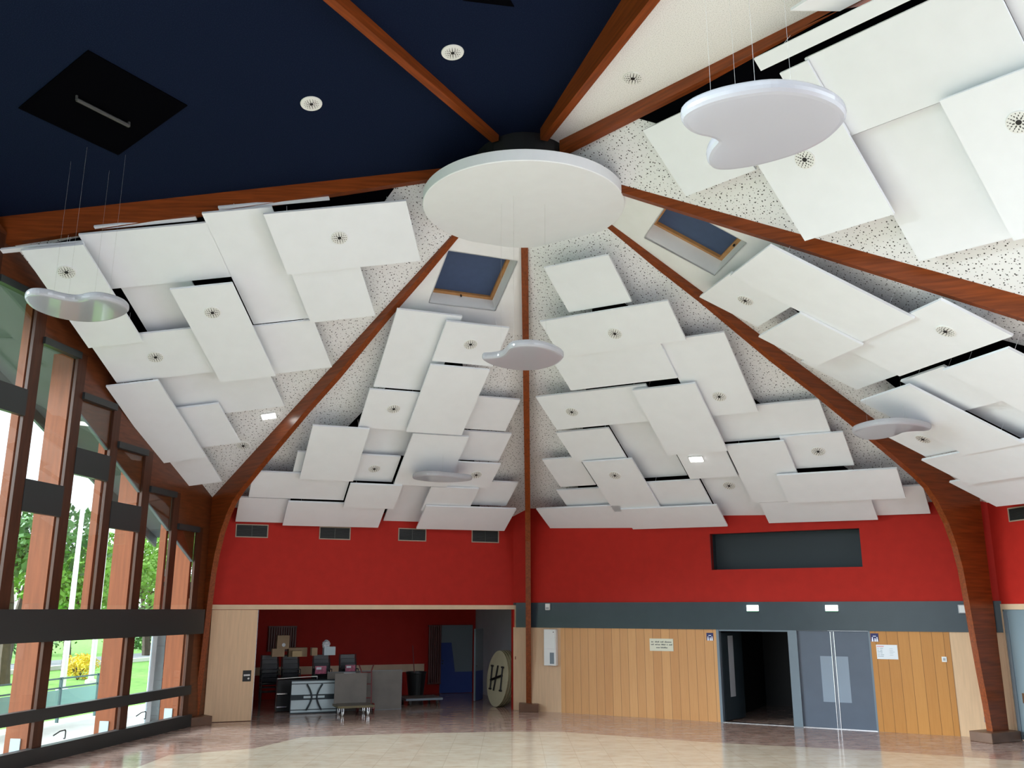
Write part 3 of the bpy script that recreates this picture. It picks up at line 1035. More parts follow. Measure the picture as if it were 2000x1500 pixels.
# vents
for (x0, y0, x1, y1), lab in (((461, 1024, 523, 1050), 'leftmost of four dark vents high on the red store-room wall'), ((624, 1029, 684, 1054), 'second from left of four dark vents on the red wall'),
                              ((778, 1032, 832, 1057), 'third from left of four dark vents on the red wall'), ((921, 1035, 974, 1060), 'rightmost of four dark vents on red wall, near the centre arch')):
    a, zt = pB(x0, y0)
    b, zb = pB(x1, y1)
    zt, zb = pB((x0 + x1) / 2, y0)[1], pB((x0 + x1) / 2, y1)[1]
    t = thing('wall_vent', lab, 'vent', MB_ @ Matrix.Translation((a, 0, zb)), 'vents on the red wall')
    W, H = b - a, zt - zb
    mb = MB()
    e = .025
    mb.box(0, e, -.02, 0, 0, H); mb.box(W - e, W, -.02, 0, 0, H); mb.box(e, W - e, -.02, 0, 0, e); mb.box(e, W - e, -.02, 0, H - e, H)
    mb.build('frame', 'vent_rim', t)
    mb = MB()
    mb.box(e, W - e, -.004, -.001, e, H - e)
    mb.build('backing', 'black', t)
    mb = MB()
    k = 9
    for i in range(k):
        z = e + (H - 2 * e) * (i + .5) / k
        mb.prism([(e, -.004, z + .006), (W - e, -.004, z + .006), (W - e, -.016, z - .006), (e, -.016, z - .006)], (0, 0, .003))
    mb.box(W / 2 - .012, W / 2 + .012, -.018, -.004, e, H - e)
    mb.build('louvres', 'vent', t)

# ------------------------------------------------------------------ store room behind wall B
DEP = 5.4
SR = 8.75
mb = MB(); mb.box(-1.2, SR + .1, DEP, DEP + .1, 0, 3.2)
struct(mb.build('wall_store_back', 'red', mx=MB_))
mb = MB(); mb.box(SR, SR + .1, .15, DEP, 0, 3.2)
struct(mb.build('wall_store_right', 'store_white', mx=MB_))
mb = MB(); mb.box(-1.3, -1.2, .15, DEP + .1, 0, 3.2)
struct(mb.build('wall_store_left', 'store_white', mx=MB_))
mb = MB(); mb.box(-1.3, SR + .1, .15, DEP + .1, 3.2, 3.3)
struct(mb.build('ceiling_store', 'slate_matt', mx=MB_))  # unseen; coloured dark to keep the store room dim
mb = MB(); mb.box(-1.3, SR + .1, .1, DEP + .1, -.1, 0)
struct(mb.build('floor_store', 'floor_b', mx=MB_))
zz0 = pB(800, 1312, DEP)[1]; zz1 = pB(800, 1297, DEP)[1]
mb = MB(); mb.box(-1.2, 7.0, DEP - .02, DEP, zz0, zz1)
struct(mb.build('trim_3', 'trim', mx=MB_))
# right wall: blue dado, doorways
mb = MB(); mb.box(SR - .012, SR, .9, 2.2, 1.6, 2.2)
mb2 = MB()


def atB(x, y, o):
    s, z = pB(x, y, o)
    return s, z


# radiators
for (x0, y0, x1, y1), lab in (((525, 1223, 578, 1272), 'ribbed radiator on the store-room back wall behind the cardboard boxes'), ((838, 1221, 861, 1336), 'tall ribbed radiator beside the blue and grey door')):
    a, zt = pB(x0, y0, DEP - .1); b, zb = pB(x1, y1, DEP - .1)
    t = thing('radiator', lab, 'radiator', MB_ @ Matrix.Translation((a, DEP, zb)))
    W, H = b - a, zt - zb
    k = max(5, int(W / .07))
    for i in range(k):
        x = W * (i + .5) / k
        mb = MB(); mb.box(x - W / k * .36, x + W / k * .36, -.1, -.04, .02, H - .02)
        mb.build('rib', 'rad', t, bevel=.008)
    mb = MB(); mb.box(0, W, -.09, 0, 0, .05); mb.box(0, W, -.09, 0, H - .05, H)
    mb.build('header', 'rad', t)

# blue and grey door on the back wall
a, zt = pB(861, 1221, DEP - .06); b, zb = pB(922, 1350, DEP - .06)
t = thing('painted_door', 'blue and grey painted door on the store-room back wall', 'door', MB_ @ Matrix.Translation((a, DEP, 0)))
W, H = min(b, SR - .03) - a, zt
mb = MB(); mb.box(0, W, -.06, 0, 0.01, H); mb.build('door_leaf', 'greyblue', t)
mb = MB()
mb.prism([(0.0, -.061, .01), (W, -.061, .01), (W, -.061, H * .31), (W * .46, -.061, H * .31), (W * .34, -.061, H * .74), (0.0, -.061, H * .74)], (0, -.002, 0))
mb.build('blue_paintwork', 'blue', t)
mb = MB()
for z in (1.02, .93):
    mb.rod((.07, -.062, z), (.07, -.1, z), .022)
mb.build('door_knob', 'chrome', t)
# open door leaf, edge towards us
s0, z0 = pB(927, 1366, 3.0)
sa, sb = pB(927, 1300, 2.6)[0], pB(949, 1300, 3.3)[0]
ang = math.atan2(.7, sb - sa)
t = thing('open_door', 'grey door standing open beside the round tables, blue at its foot', 'door', MB_ @ Matrix.Translation((sa, 2.6, 0)) @ Matrix.Rotation(ang, 4, 'Z'))
mb = MB(); mb.box(0, .62, -.025, .025, .01, 2.07); mb.build('door_leaf', 'greyblue', t)
mb = MB(); mb.box(.03, .62, -.028, -.0255, .01, .85); mb.build('blue_kickplate', 'blue', t)
mb = MB(); mb.rod((.05, -.026, 1.0), (.05, -.07, 1.0), .018); mb.build('door_knob', 'chrome', t)
# dark panel on the right wall
mb = MB(); mb.box(SR - .03, SR, .75, 1.15, .9, 2.1)
tag(mb.build('wall_board', 'slate_matt', mx=MB_), 'narrow dark board on the store room grey side wall', 'board')
mb = MB(); mb.box(SR - .02, SR, 1.35, 1.75, .0, 2.1)
struct(mb.build('door_1', 'store_white', mx=MB_))

# round tables leaning on end
TR = .755
ts0 = pB(971, 1330, .88)[0]
tabs = [(ts0 + .085 * i, .83 + .03 * i) for i in range(4)]
tabl = ['front of four round cream tables on edge, black folded legs showing', 'second of four round tables standing on edge', 'third of four round tables standing on edge', 'rearmost of four round tables, next to the right jamb']
proto = None
for (s, o_), lab in zip(tabs, tabl):
    mx = MB_ @ Matrix.Translation((s - .06, o_ + .05, 0)) @ Matrix.Rotation(R_(-88), 4, 'Z') @ Matrix.Rotation(R_(-6), 4, 'X')
    if proto is None:
        t = proto = thing('round_table', lab, 'folding table', mx, 'round folding tables stood on edge')
        mb = MB()
        n_ = 40
        ring = [(TR * math.cos(2 * math.pi * i / n_), 0, TR + .004 + TR * math.sin(2 * math.pi * i / n_)) for i in range(n_)]
        mb.prism([(x, -.02, z) for x, y, z in ring], (0, .04, 0))
        mb.build('tabletop', 'cream', t)
        mb = MB()
        for i in range(n_):
            a_, b_ = ring[i], ring[(i + 1) % n_]
            mb.prism([(a_[0], -.016, a_[2]), (b_[0], -.016, b_[2]), (b_[0], .016, b_[2]), (a_[0], .016, a_[2])], ((a_[0] + b_[0]) / 2 / TR * .004, 0, ((a_[2] + b_[2]) / 2 - TR) / TR * .004))
        mb.build('edge_band', 'edge', t)
        for sx in (-1, 1):
            mb = MB()
            mb.rod((sx * .38, -.05, TR - .3), (sx * .38, -.05, TR + .32), .022)
            for z in (-.3, .32):
                mb.rod((sx * .38 - .06, -.05, TR + z), (sx * .38 + .06, -.05, TR + z), .026)
            mb.build('leg', 'black', t)
        mb = MB()
        mb.rod((-.38, -.05, TR - .06), (.38, -.05, TR + .1), .035)
        mb.rod((-.12, -.05, TR - .33), (.04, -.05, TR + .35), .024)
        mb.build('cross_brace', 'black', t)
    else:
        copy_thing(proto, mx, lab)

# folding table stack: pale top with black legs, standing on its long edge
a, zt = pB(570, 1331, 1.15); b, zb = pB(656, 1391, 1.15)
t = thing('folding_table', 'pale blue rectangular table on its side with crossed dark legs', 'folding table', MB_ @ Matrix.Translation((a, 1.15, 0)))
W, H = b - a, zt
mb = MB(); mb.box(0, W, 0, .035, .03, H); mb.build('tabletop', 'laminate', t)
mb = MB(); mb.box(-.015, W + .015, -.02, .04, 0, .03); mb.box(-.015, W + .015, -.02, .04, H, H + .03); mb.box(-.015, 0, -.02, .04, .03, H); mb.box(W, W + .015, -.02, .04, .03, H)
mb.box(0, W, -.012, 0, .085, .105); mb.box(0, W, -.012, 0, H - .075, H - .055)
mb.build('edge_frame', 'slate_matt', t)
mb = MB(); mb.box(0, W, -.02, 0, H * .42, H * .58); mb.build('centre_rail', 'slate_matt', t)
mb = MB(); mb.box(W * .27, W * .73, -.028, -.02, H * .47, H * .54); mb.build('stretcher', 'laminate', t)
for sx in (-1, 1):
    mb = MB()
    pts = []
    for i in range(13):
        u_ = -1 + 2 * i / 12
        pts.append((W * (.5 + sx * (.055 + .115 * abs(u_) ** 1.6)), -.045, H * (.5 + .40 * u_)))
    mb.tube(pts, .022)
    mb.build('leg', 'slate_matt', t)

# two platform trolleys
mxT = MB_ @ Matrix.Translation((3.55, .35, 0)) @ Matrix.Rotation(R_(-8), 4, 'Z')


def trolley(mx, label, L, D, h, handle, castor_mat='chrome', post=True):
    t = thing('platform_trolley', label, 'trolley', mx, 'platform trolleys')
    mb = MB(); mb.box(0, L, 0, D, h, h + .045); mb.build('deck', 'ply', t, bevel=.005)
    mb = MB(); mb.box(-.01, L + .01, -.012, 0, h - .005, h + .05); mb.box(-.012, 0, 0, D, h - .005, h + .05); mb.box(L, L + .012, 0, D, h - .005, h + .05)
    mb.build('rim', 'edge' if post else 'jamb', t)
    for x in (.13, L - .13):
        for y in (.1, D - .1):
            mb = MB()
            mb.box(x - .045, x + .045, y - .045, y + .045, h - .012, h)
            mb.box(x - .03, x - .018, y - .03, y + .03, .05, h - .01); mb.box(x + .018, x + .03, y - .03, y + .03, .05, h - .01)
            c = mb.build('castor', castor_mat, t)
            mb = MB(); mb.rod((x - .016, y, .05), (x + .016, y, .05), .05, 14)
            mb.build('wheel', 'white' if post else 'bin', c)
    if handle:
        mb = MB(); mb.box(0.02, L - .05, D - .03, D - .005, h + .05, handle); mb.build('upright_board', 'ply', t)
    return t


a0 = pB(657, 1385, .35)[0]; a1 = pB(726, 1385, .35)[0]
trolley(MB_ @ Matrix.Translation((a0, .1, 0)), 'front platform trolley with chrome castors before the grey boards', a1 - a0, .75, .2, 1.0)
a0 = pB(792, 1372, 2.1)[0]; a1 = pB(862, 1372, 2.1)[0]
trolley(MB_ @ Matrix.Translation((a0, 2.0, 0)), 'empty low trolley with chrome corners in front of the black bin', a1 - a0, 1.0, .14, None, 'bin', False)

# grey boards standing on edge
for (x0, x1, yt, o_), lab in (((638, 700, 1312, 1.45), 'grey board on edge behind the crossed-leg table'), ((699, 785, 1309, 1.3), 'grey board with pale rim right of the red hand truck')):
    a = pB(x0, 1350, o_)[0]; b, zt = pB(x1, yt, o_)
    t = thing('stage_board', lab, 'board', MB_ @ Matrix.Translation((a, o_, 0)))
    mb = MB(); mb.box(0, b - a, 0, .03, 0.01, zt); mb.build('panel', 'ply', t)
    mb = MB(); mb.box(-.008, b - a + .008, -.006, .036, zt, zt + .012); mb.box(-.008, b - a + .008, -.006, .036, 0, .01); mb.box(b - a, b - a + .008, -.006, .036, .01, zt)
    mb.build('metal_rim', 'jamb', t)

# red hand truck
s0 = pB(722, 1385, .9)[0]
t = thing('hand_truck', 'dark red two-wheeled hand truck leaning between grey boards', 'hand truck', MB_ @ Matrix.Translation((s0 - .22, .98, 0)) @ Matrix.Rotation(R_(-7), 4, 'X'))
mb = MB()
for x in (0.0, .28):
    mb.tube([(x, 0, .1), (x, 0, 1.05), (x + (.06 if x else -.06), .0, 1.2)], .018)
for z in (.35, .7, 1.0):
    mb.rod((0, 0, z), (.28, 0, z), .013)
mb.build('frame', 'redmetal', t)
mb = MB(); mb.box(-.03, .31, -.2, .01, .07, .085); mb.build('toe_plate', 'redmetal', t)
for x in (-.07, .35):
    mb = MB(); mb.rod((x - .02, .08, .11), (x + .02, .08, .11), .11, 18); mb.rod((.14, .08, .11), (x, .08, .11), .012)
    mb.build('wheel', 'redmetal', t)

# bin with a stick in it
s0 = pB(817, 1360, 3.8)[0]
t = thing('waste_bin', 'tall black bin against the red store-room wall', 'bin', MB_ @ Matrix.Translation((s0, 4.1, 0)))
mb = MB(); mb.lathe([(.22, .0), (.30, .72), (.32, .74), (.32, .78), (.29, .78), (.21, .03)], 24); mb.build('body', 'bin', t)
mb = MB(); mb.rod((0, 0, .05), (-.12, .05, 1.55), .014); mb.rod((0, 0, .03), (0, 0, .06), .05)
o = mb.build('broom_handle', 'redmetal', mx=MB_ @ Matrix.Translation((s0, 4.1, 0)))
tag(o, 'thin dark red pole standing in the black bin', 'pole')


# stacked chairs in the store
def chair_proto(mx, label):
    t = thing('stacking_chair', label, 'chair', mx, 'stacked black chairs in the store room')
    mb = MB(); mb.box(-.22, .22, -.21, .21, .43, .455); mb.build('seat', 'chair', t, bevel=.008)
    mb = MB(); mb.box(-.21, .21, .19, .215, .60, .82); mb.build('backrest', 'chair', t, bevel=.008)
    for x in (-.235, .235):
        mb = MB(); mb.tube([(x, -.2, 0.0), (x, -.17, .44), (x, .17, .44), (x, .2, 0.0)], .011, 6)
        mb.tube([(x, .17, .44), (x, .205, .83)], .011, 6)
        mb.build('side_frame', 'black', t)
    return t


stacks = [(pB(528, 1330, 2.6)[0], 2.75, 6), (pB(568, 1330, 2.7)[0], 2.75, 6), (pB(630, 1330, 2.4)[0], 2.5, 6), (pB(683, 1330, 2.3)[0], 2.45, 6)]
names = ['stack left of the cardboard boxes', 'stack under the lying boxes', 'stack under the white box', 'rightmost stack']
cp = None
for (s, o_, k), nm in zip(stacks, names):
    for i in range(k):
        mx = MB_ @ Matrix.Translation((s, o_ + .012 * i, .115 * i)) @ Matrix.Rotation(R_(2 * ((i * 7) % 3 - 1)), 4, 'Z')
        place = ('lowest', 'second from bottom', 'third from bottom', 'fourth from bottom', 'second from top', 'topmost')[i]
        lab = 'black stacking chair, %s in the %s' % (place, nm)
        if cp is None:
            cp = chair_proto(mx, lab)
        else:
            copy_thing(cp, mx, lab)

# low black trolley frame with pale rails, left
s0 = pB(536, 1385, 1.9)[0]
t = thing('chair_trolley', 'black chair trolley with pale metal rails beside the sliding door', 'trolley', MB_ @ Matrix.Translation((s0, 1.65, 0)))
zt = pB(540, 1326, 1.65)[1]
mb = MB()
mb.tube([(0, 0, 0.02), (0, 0, zt), (1.05, 0, zt + .04)], .016)
mb.rod((1.05, 0, zt + .04), (1.05, 0, .02), .014)
mb.build('rail_frame', 'chrome', t)
for i, z in enumerate((.12, .45)):
    mb = MB(); mb.box(0, .28, -.02, .02, z, z + .03); mb.build('rung', 'chrome', t)
mb = MB(); mb.box(.03, 1.02, .06, .5, .02, zt - .04); mb.build('black_cover', 'black', t)
# cardboard and white boxes on top of the chairs
zc = stacks[0][2] * .115 - .115 + .835
for (x0, y0, x1, y1, o_), mname, lab, dz in (((541, 1241, 563, 1267, 2.75), 'card', 'upright cardboard box with a white label on top of the chairs', 1), ((531, 1267, 554, 1282, 2.7), 'card', 'small cardboard box under the upright box', 0),
                                        ((563, 1265, 598, 1282, 2.85), 'card', 'wide cardboard box lying on the chair stacks', 0), ((570, 1271, 588, 1282, 2.5), 'card2', 'small pale yellow carton in front of the wide box', 0),
                                        ((608, 1265, 618, 1280, 2.5), 'card', 'narrow brown box left of the white box', 0), ((632, 1263, 653, 1279, 2.5), 'laminate', 'white box with clutter on the third chair stack', 0)):
    a, zt = pB(x0, y0, o_); b, zb = pB(x1, y1, o_)
    base = zc + (0 if not dz else zt - zb + 0)
    H = zt - zb
    t = thing('storage_box', lab, 'box', MB_ @ Matrix.Translation((a, o_ - .14, zb)))
    mb = MB(); mb.box(0, b - a, 0, .28, 0, H); mb.build('body', mname, t)
    mb = MB(); mb.box((b - a) * .46, (b - a) * .54, .0, .28, H, H + .002); mb.build('tape', 'card2', t)
    if dz:
        mb = MB(); mb.lathe([(.05, 0), (.05, .002)], 16)
        o = mb.build('label_sticker', 'paper', t); o.matrix_local = Matrix.Translation(((b - a) * .55, -.001, H * .3)) @ Matrix.Rotation(R_(90), 4, 'X')
# plastic bag on the white box
a, zt = pB(634, 1257, 2.45)
bpy_r = random.Random(4)
bm = bmesh.new()
bmesh.ops.create_icosphere(bm, subdivisions=3, radius=.11)
for v_ in bm.verts:
    v_.co *= 1 + bpy_r.uniform(-.14, .14)
    v_.co.z *= 1.15
me = bpy.data.meshes.new('plastic_bag'); bm.to_mesh(me); bm.free(); me.materials.append(M['paper'])
o = bpy.data.objects.new('plastic_bag', me); C.objects.link(o); o.matrix_world = MB_ @ Matrix.Translation((a + .06, 2.5, zt - .03))
tag(o, 'crumpled white plastic bag on top of the white box', 'bag')
for (x0, y0, x1, y1, o_), mname, lab in (((616, 1301, 637, 1316, 2.22), 'pink', 'pink printed package left of the trolley'), ((675, 1299, 694, 1311, 2.2), 'pink', 'pink and white package above the grey board'), ((672, 1314, 694, 1329, 1.42), 'paper', 'white wrapped sheet on front of the grey board')):
    a, zt = pB(x0, y0, o_); b, zb = pB(x1, y1, o_)
    t = thing('package', lab, 'package', MB_ @ Matrix.Translation((a, o_, zb)), 'packages among the chairs')
    mb = MB(); mb.box(0, b - a, 0, .03, 0, zt - zb); mb.build('wrapper', mname, t)
    mb = MB(); mb.box((b - a) * .1, (b - a) * .55, -.002, 0, (zt - zb) * .55, (zt - zb) * .85); mb.build('label_patch', 'paper' if mname == 'pink' else 'ink_soft', t)

# ------------------------------------------------------------------ wall C (doors)
LCW = 12.1
zC = lambda s: bay_z('C', wC(s, 0).x, wC(s, 0).y) + 0.1
zb1 = 2.82; zb0 = 2.16
# recess in the red wall
r0 = pC(1389, 1075)[0]; r1 = pC(1682, 1075)[0]; rz1 = pC(1535, 1037)[1]; rz0 = pC(1535, 1111)[1]
rza, rzb = pC(1389, 1042)[1], pC(1680, 1032)[1]
rzt = (rza + rzb) / 2; rzo = (pC(1392, 1113)[1] + pC(1683, 1107)[1]) / 2
mb = MB()
mb.prism([(0, 0, zb1), (r0, 0, zb1), (r0, 0, zC(r0)), (0, 0, zC(0))], (0, .15, 0))
mb.prism([(r1, 0, zb1), (LCW, 0, zb1), (LCW, 0, zC(LCW)), (r1, 0, zC(r1))], (0, .15, 0))
mb.box(r0, r1, 0, .15, zb1, rzo)
mb.prism([(r0, 0, rzt), (r1, 0, rzt), (r1, 0, zC(r1)), (r0, 0, zC(r0))], (0, .15, 0))
struct(mb.build('wall_back_right', 'red', mx=MC_))
t = thing('wall_recess', 'long dark slate recess in the red wall above the doors', 'recess', MC_)
mb = MB()
mb.box(r0, r1, .42, .45, rzo, rzt); mb.build('back_board', 'slate_matt', t)
mb = MB()
mb.box(r0 - .02, r0, .0, .45, rzo, rzt); mb.box(r1, r1 + .02, .15, .45, rzo, rzt); mb.box(r0 - .02, r1 + .02, .15, .45, rzo - .02, rzo); mb.box(r0 - .02, r1 + .02, .15, .45, rzt, rzt + .02)
mb.build('lining', 'slate_matt', t)
# slate band
mb = MB(); mb.box(0.1, LCW, -.03, .15, zb0, zb1)
struct(mb.build('trim_4', 'slate', mx=MC_))
# lower part
sA = pC(1096, 1320)[0]
dL0 = pC(1403, 1330)[0]; dL1 = pC(1418, 1380)[0]
d0 = pC(1405, 1320)[0]; d1 = pC(1545, 1330)[0]; d2 = pC(1563, 1330)[0]; d3 = pC(1706, 1330)[0]
oz = pC(1790, 1400)[0]
sE = pC(1866, 1350)[0]
dm = pC(1632, 1330)[0]
mb = MB(); mb.box(0, sA, 0, .15, 0, zb0); mb.box(sE, LCW, 0, .15, 0, zb0)
struct(mb.build('wall_beech_piers', 'beech', mx=MC_))
mb = MB(); mb.box(sA, d0 - .02, -.01, .15, 0, zb0)
struct(mb.build('wall_oak_left', 'oak', mx=MC_))
mb = MB(); mb.box(d3 + .02, sE, -.01, .15, 0, zb0)
struct(mb.build('wall_oak_right', 'oak_dark', mx=MC_))
# corridor behind the open doorway, its darkness put in as black walls
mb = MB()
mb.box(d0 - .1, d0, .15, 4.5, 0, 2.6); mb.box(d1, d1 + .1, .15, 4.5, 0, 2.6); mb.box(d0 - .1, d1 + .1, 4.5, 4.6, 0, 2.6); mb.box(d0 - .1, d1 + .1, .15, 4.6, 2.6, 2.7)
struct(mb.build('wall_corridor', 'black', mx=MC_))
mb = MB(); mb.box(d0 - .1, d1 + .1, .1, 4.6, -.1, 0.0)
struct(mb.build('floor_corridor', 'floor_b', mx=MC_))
# door frame
t = struct(thing('door_2', '', '', MC_)); del t['label']; del t['category']
mb = MB(); mb.box(d0 - .02, d0 + .045, -.02, .15, 0, zb0); mb.box(d1, d2, -.02, .15, 0, zb0); mb.box(d0 + .045, d1, -.01, .15, zb0 - .035, zb0); mb.box(d3 - .02, d3 + .02, -.012, .15, 0, zb0)
mb.build('door_frame', 'jamb', t)
mb = MB(); mb.box(d0, d3, -.015, .12, 0, .012)
mb.build('threshold', 'chrome', t)
# leaves
for (a, b), nm in (((d2, dm - .004), 'left'), ((dm + .004, d3 - .02), 'right')):
    lf = MB(); lf.box(a, b, .03, .08, .014, zb0 - .004)
    L = thing('door_leaf', 'closed grey door leaf %s of the bright centre joint' % nm, 'door', MC_, 'closed grey double doors')
    lf.build('panel', 'leaf_door', L)
    e = MB()
    if nm == 'left':
        e.box(b - .04, b - .026, .022, .03, .014, zb0 - .02)
    else:
        e.box(a + .026, a + .04, .022, .03, .014, zb0 - .02)
    e.build('edge_strip', 'chrome', L)
    pz1 = pC(1628, 1282)[1]; pz0 = pC(1636, 1372)[1]
    f = MB()
    if nm == 'left':
        f.box(pC(1605, 1330)[0], b - .042, .026, .03, pz0, pz1)
    else:
        f.box(a + .042, pC(1660, 1330)[0], .026, .03, pz0, pz1)
    f.build('pale_rectangle', 'pale_rect', L)  # paler rectangle beside the meeting edge of each leaf
# open leaf of the dark doorway
t = thing('door_leaf', 'pale grey door leaf standing open inside the dark doorway', 'door', MC_ @ Matrix.Translation((d0 + .05, .1, 0)) @ Matrix.Rotation(R_(80), 4, 'Z'))
mb = MB(); mb.box(.05, 1.15, -.02, .02, .02, 2.08); mb.build('panel', 'slate_matt', t)
mb = MB(); mb.box(.35, .62, -.03, -.021, .55, 2.0); mb.build('kick_panel', 'store_white', t)


# exit signs
for (x0, y0, x1, y1), lab in (((1460, 1182, 1482, 1193), 'lit exit sign on slate band above the dark doorway'), ((1613, 1182, 1637, 1193), 'lit exit sign on slate band above closed double doors')):
    a = pC(x0, 1187)[0]; b = pC(x1, 1187)[0]; zt = pC((x0 + x1) / 2, y0)[1]; zb = pC((x0 + x1) / 2, y1 + 2)[1]
    t = thing('exit_sign', lab, 'exit sign', MC_ @ Matrix.Translation((a, -.03, zb)), 'lit exit signs')
    mb = MB(); mb.box(0, b - a, -.05, 0, .02, zt - zb); mb.build('lit_face', 'exitlit', t)
    mb = MB(); mb.box(0, b - a, -.055, 0, 0, .02); mb.build('green_base', 'green', t)

# white boxes
a, zt = pC(1066, 1229); b, zb = pC(1090, 1300)
t = thing('wall_cabinet', 'white wall cabinet hung just right of the centre arch', 'cabinet', MC_ @ Matrix.Translation((a, -.01, zb)))
W, H = b - a, min(zt, zb0) - zb
mb = MB(); mb.box(0, W, -.12, .01, 0, H); mb.build('body', 'white', t, bevel=.008)
mb = MB(); mb.box(.02, W - .02, -.135, -.12, H * .46, H - .02); mb.build('upper_cover', 'white', t, bevel=.005)
mb = MB(); mb.rod((W - .06, -.135, H - .07), (W - .06, -.14, H - .07), .014); mb.build('lock', 'grille', t)
mb = MB(); mb.box(W * .5, W * .85, -.125, -.12, H * .05, H * .36); mb.build('grey_window', 'jamb', t)
a, zt = pC(1067.5, 1179); b, zb = pC(1076, 1191.5)
t = thing('wall_sensor', 'small white box on the slate band right of the centre arch', 'sensor', MC_ @ Matrix.Translation((a, -.03, zb)))
mb = MB(); mb.box(0, b - a, -.06, 0, 0, zt - zb); mb.build('housing', 'white', t, bevel=.006)
mb = MB(); mb.box(.02, b - a - .02, -.063, -.06, .02, (zt - zb) * .45); mb.build('lens', 'store_white', t)
a, zt = pC(1871, 1181); b, zb = pC(1895, 1198)
t = thing('wall_speaker', 'pale box on the slate band left of the right arch', 'speaker', MC_ @ Matrix.Translation((a, -.03, zb)))
mb = MB(); mb.box(0, b - a, -.1, 0, 0, zt - zb); mb.build('housing', 'store_white', t, bevel=.01)
mb = MB(); mb.box(.02, b - a - .02, -.103, -.1, .02, zt - zb - .02); mb.build('front', 'white', t)

# plaque (its three lines of small dark lettering cannot be read)
a, zt = pC(1269, 1247); b, zb = pC(1316, 1272)
t = thing('wall_plaque', 'cream plaque with three lines of dark lettering on the oak boards', 'sign', MC_ @ Matrix.Translation((a, -.01, zb)))
W, H = b - a, zt - zb
mb = MB(); mb.box(0, W, -.012, 0, 0, H); mb.build('plate', 'plaque', t)
rng = random.Random(7)
lines = [(.74, [(.07, .17), (.23, .42), (.46, .60), (.64, .93)]), (.52, [(.06, .18), (.23, .34), (.36, .46), (.50, .68), (.73, .77), (.82, .96)]), (.28, [(.28, .44), (.47, .76)])]
for zl, words in lines:
    for x0, x1 in words:
        mb = MB()
        k = max(2, int((x1 - x0) / .035))
        for i in range(k):
            xa = (x0 + (x1 - x0) * i / k) * W; xb = (x0 + (x1 - x0) * (i + .78) / k) * W
            h = H * rng.choice((.075, .075, .11))
            mb.box(xa, xb, -.0135, -.012, zl * H - H * .05, zl * H - H * .05 + h)
        mb.build('word', 'ink', t)

# pictogram signs
for (x0, y0, x1, y1), lab in (((1380, 1236, 1393, 1251), 'blue pictogram sign left of the dark doorway'), ((1700, 1237, 1715, 1253), 'blue pictogram sign right of the closed grey doors')):
    a = pC(x0, y0)[0]; b = pC(x1, y0)[0]; zt = pC((x0 + x1) / 2, y0)[1]; zb = pC((x0 + x1) / 2, y1)[1]
    t = thing('pictogram_sign', lab, 'sign', MC_ @ Matrix.Translation((a, -.01, zb)), 'blue pictogram signs')
    W, H = b - a, zt - zb
    mb = MB(); mb.box(0, W, -.01, 0, 0, H); mb.build('plate', 'signblue', t)
    mb = MB()
    for cx, h in ((.22, .5), (.55, .38), (.82, .52)):
        mb.prism([(W * (cx - .12), -.0115, 0), (W * (cx + .12), -.0115, 0), (W * (cx + .08), -.0115, H * h * .75), (W * (cx - .08), -.0115, H * h * .75)], (0, .001, 0))
        n_ = 10
        mb.prism([(W * cx + W * .08 * math.cos(2 * math.pi * i / n_), -.0115, H * h * .92 + W * .08 * math.sin(2 * math.pi * i / n_)) for i in range(n_)], (0, .001, 0))
    mb.box(W * .3, W * .7, -.0115, -.01, H * .62, H * .7)
    mb.build('figures', 'signwhite', t)
# notice
a, zt = pC(1711, 1259); b, zb = pC(1755, 1288)
t = thing('notice_sheet', 'white printed notice with pale red heading on oak boards right of doors', 'notice', MC_ @ Matrix.Translation((a, -.01, zb)))
W, H = b - a, zt - zb
mb = MB(); mb.box(0, W, -.006, 0, 0, H); mb.build('sheet', 'paper', t)
mb = MB(); mb.box(.03 * W, .36 * W, -.0072, -.006, .84 * H, .93 * H); mb.build('heading', 'paper_red', t)
mb = MB()
for z in (.72, .6, .5, .4, .28, .17):
    mb.box(.04 * W, (.12 + .03 * (z * 100 % 3)) * W, -.0072, -.006, z * H, (z + .035) * H)
    mb.box(.18 * W, (.28 + .02 * (z * 100 % 5)) * W, -.0072, -.006, z * H, (z + .045) * H)
    if .2 < z:
        mb.box(.62 * W, (.78 + .04 * (z * 100 % 4)) * W, -.0072, -.006, z * H, (z + .02) * H)
mb.build('lettering', 'ink_soft', t)
# switch and socket
a, zt = pC(1839, 1282.5); b, zb = pC(1850, 1293)
t = thing('light_switch', 'small white wall switch on the right oak boards', 'switch', MC_ @ Matrix.Translation((a, -.01, zb)))
mb = MB(); mb.box(0, b - a, -.015, 0, 0, zt - zb); mb.build('plate', 'white', t, bevel=.004)
mb = MB(); mb.box((b - a) * .25, (b - a) * .75, -.02, -.015, (zt - zb) * .25, (zt - zb) * .75); mb.build('rocker', 'store_white', t)
a, zt = pC(1922, 1400); b, zb = pC(1934, 1411)
t = thing('wall_socket', 'small socket low on the beech wall beside the right arch', 'socket', MC_ @ Matrix.Translation((a, 0, zb)))
mb = MB(); mb.box(0, b - a, -.015, 0, 0, zt - zb); mb.build('plate', 'jamb', t)
mb = MB(); mb.rod(((b - a) / 2, -.015, (zt - zb) / 2), ((b - a) / 2, -.02, (zt - zb) / 2), .03, 14); mb.build('outlet', 'black', t)
# small alarm on the centre arch
P = on_az(AZ['C'], 1026, 1280, .07)
mb = MB(); mb.box(-.03, .03, -.03, .0, -.04, .04)
tag(mb.build('call_point', 'redmetal', mx=MB_ @ Matrix.Translation((S_OP1 + .0, -.03, 1.35))), 'small red call point on the store-room jamb', 'call point')

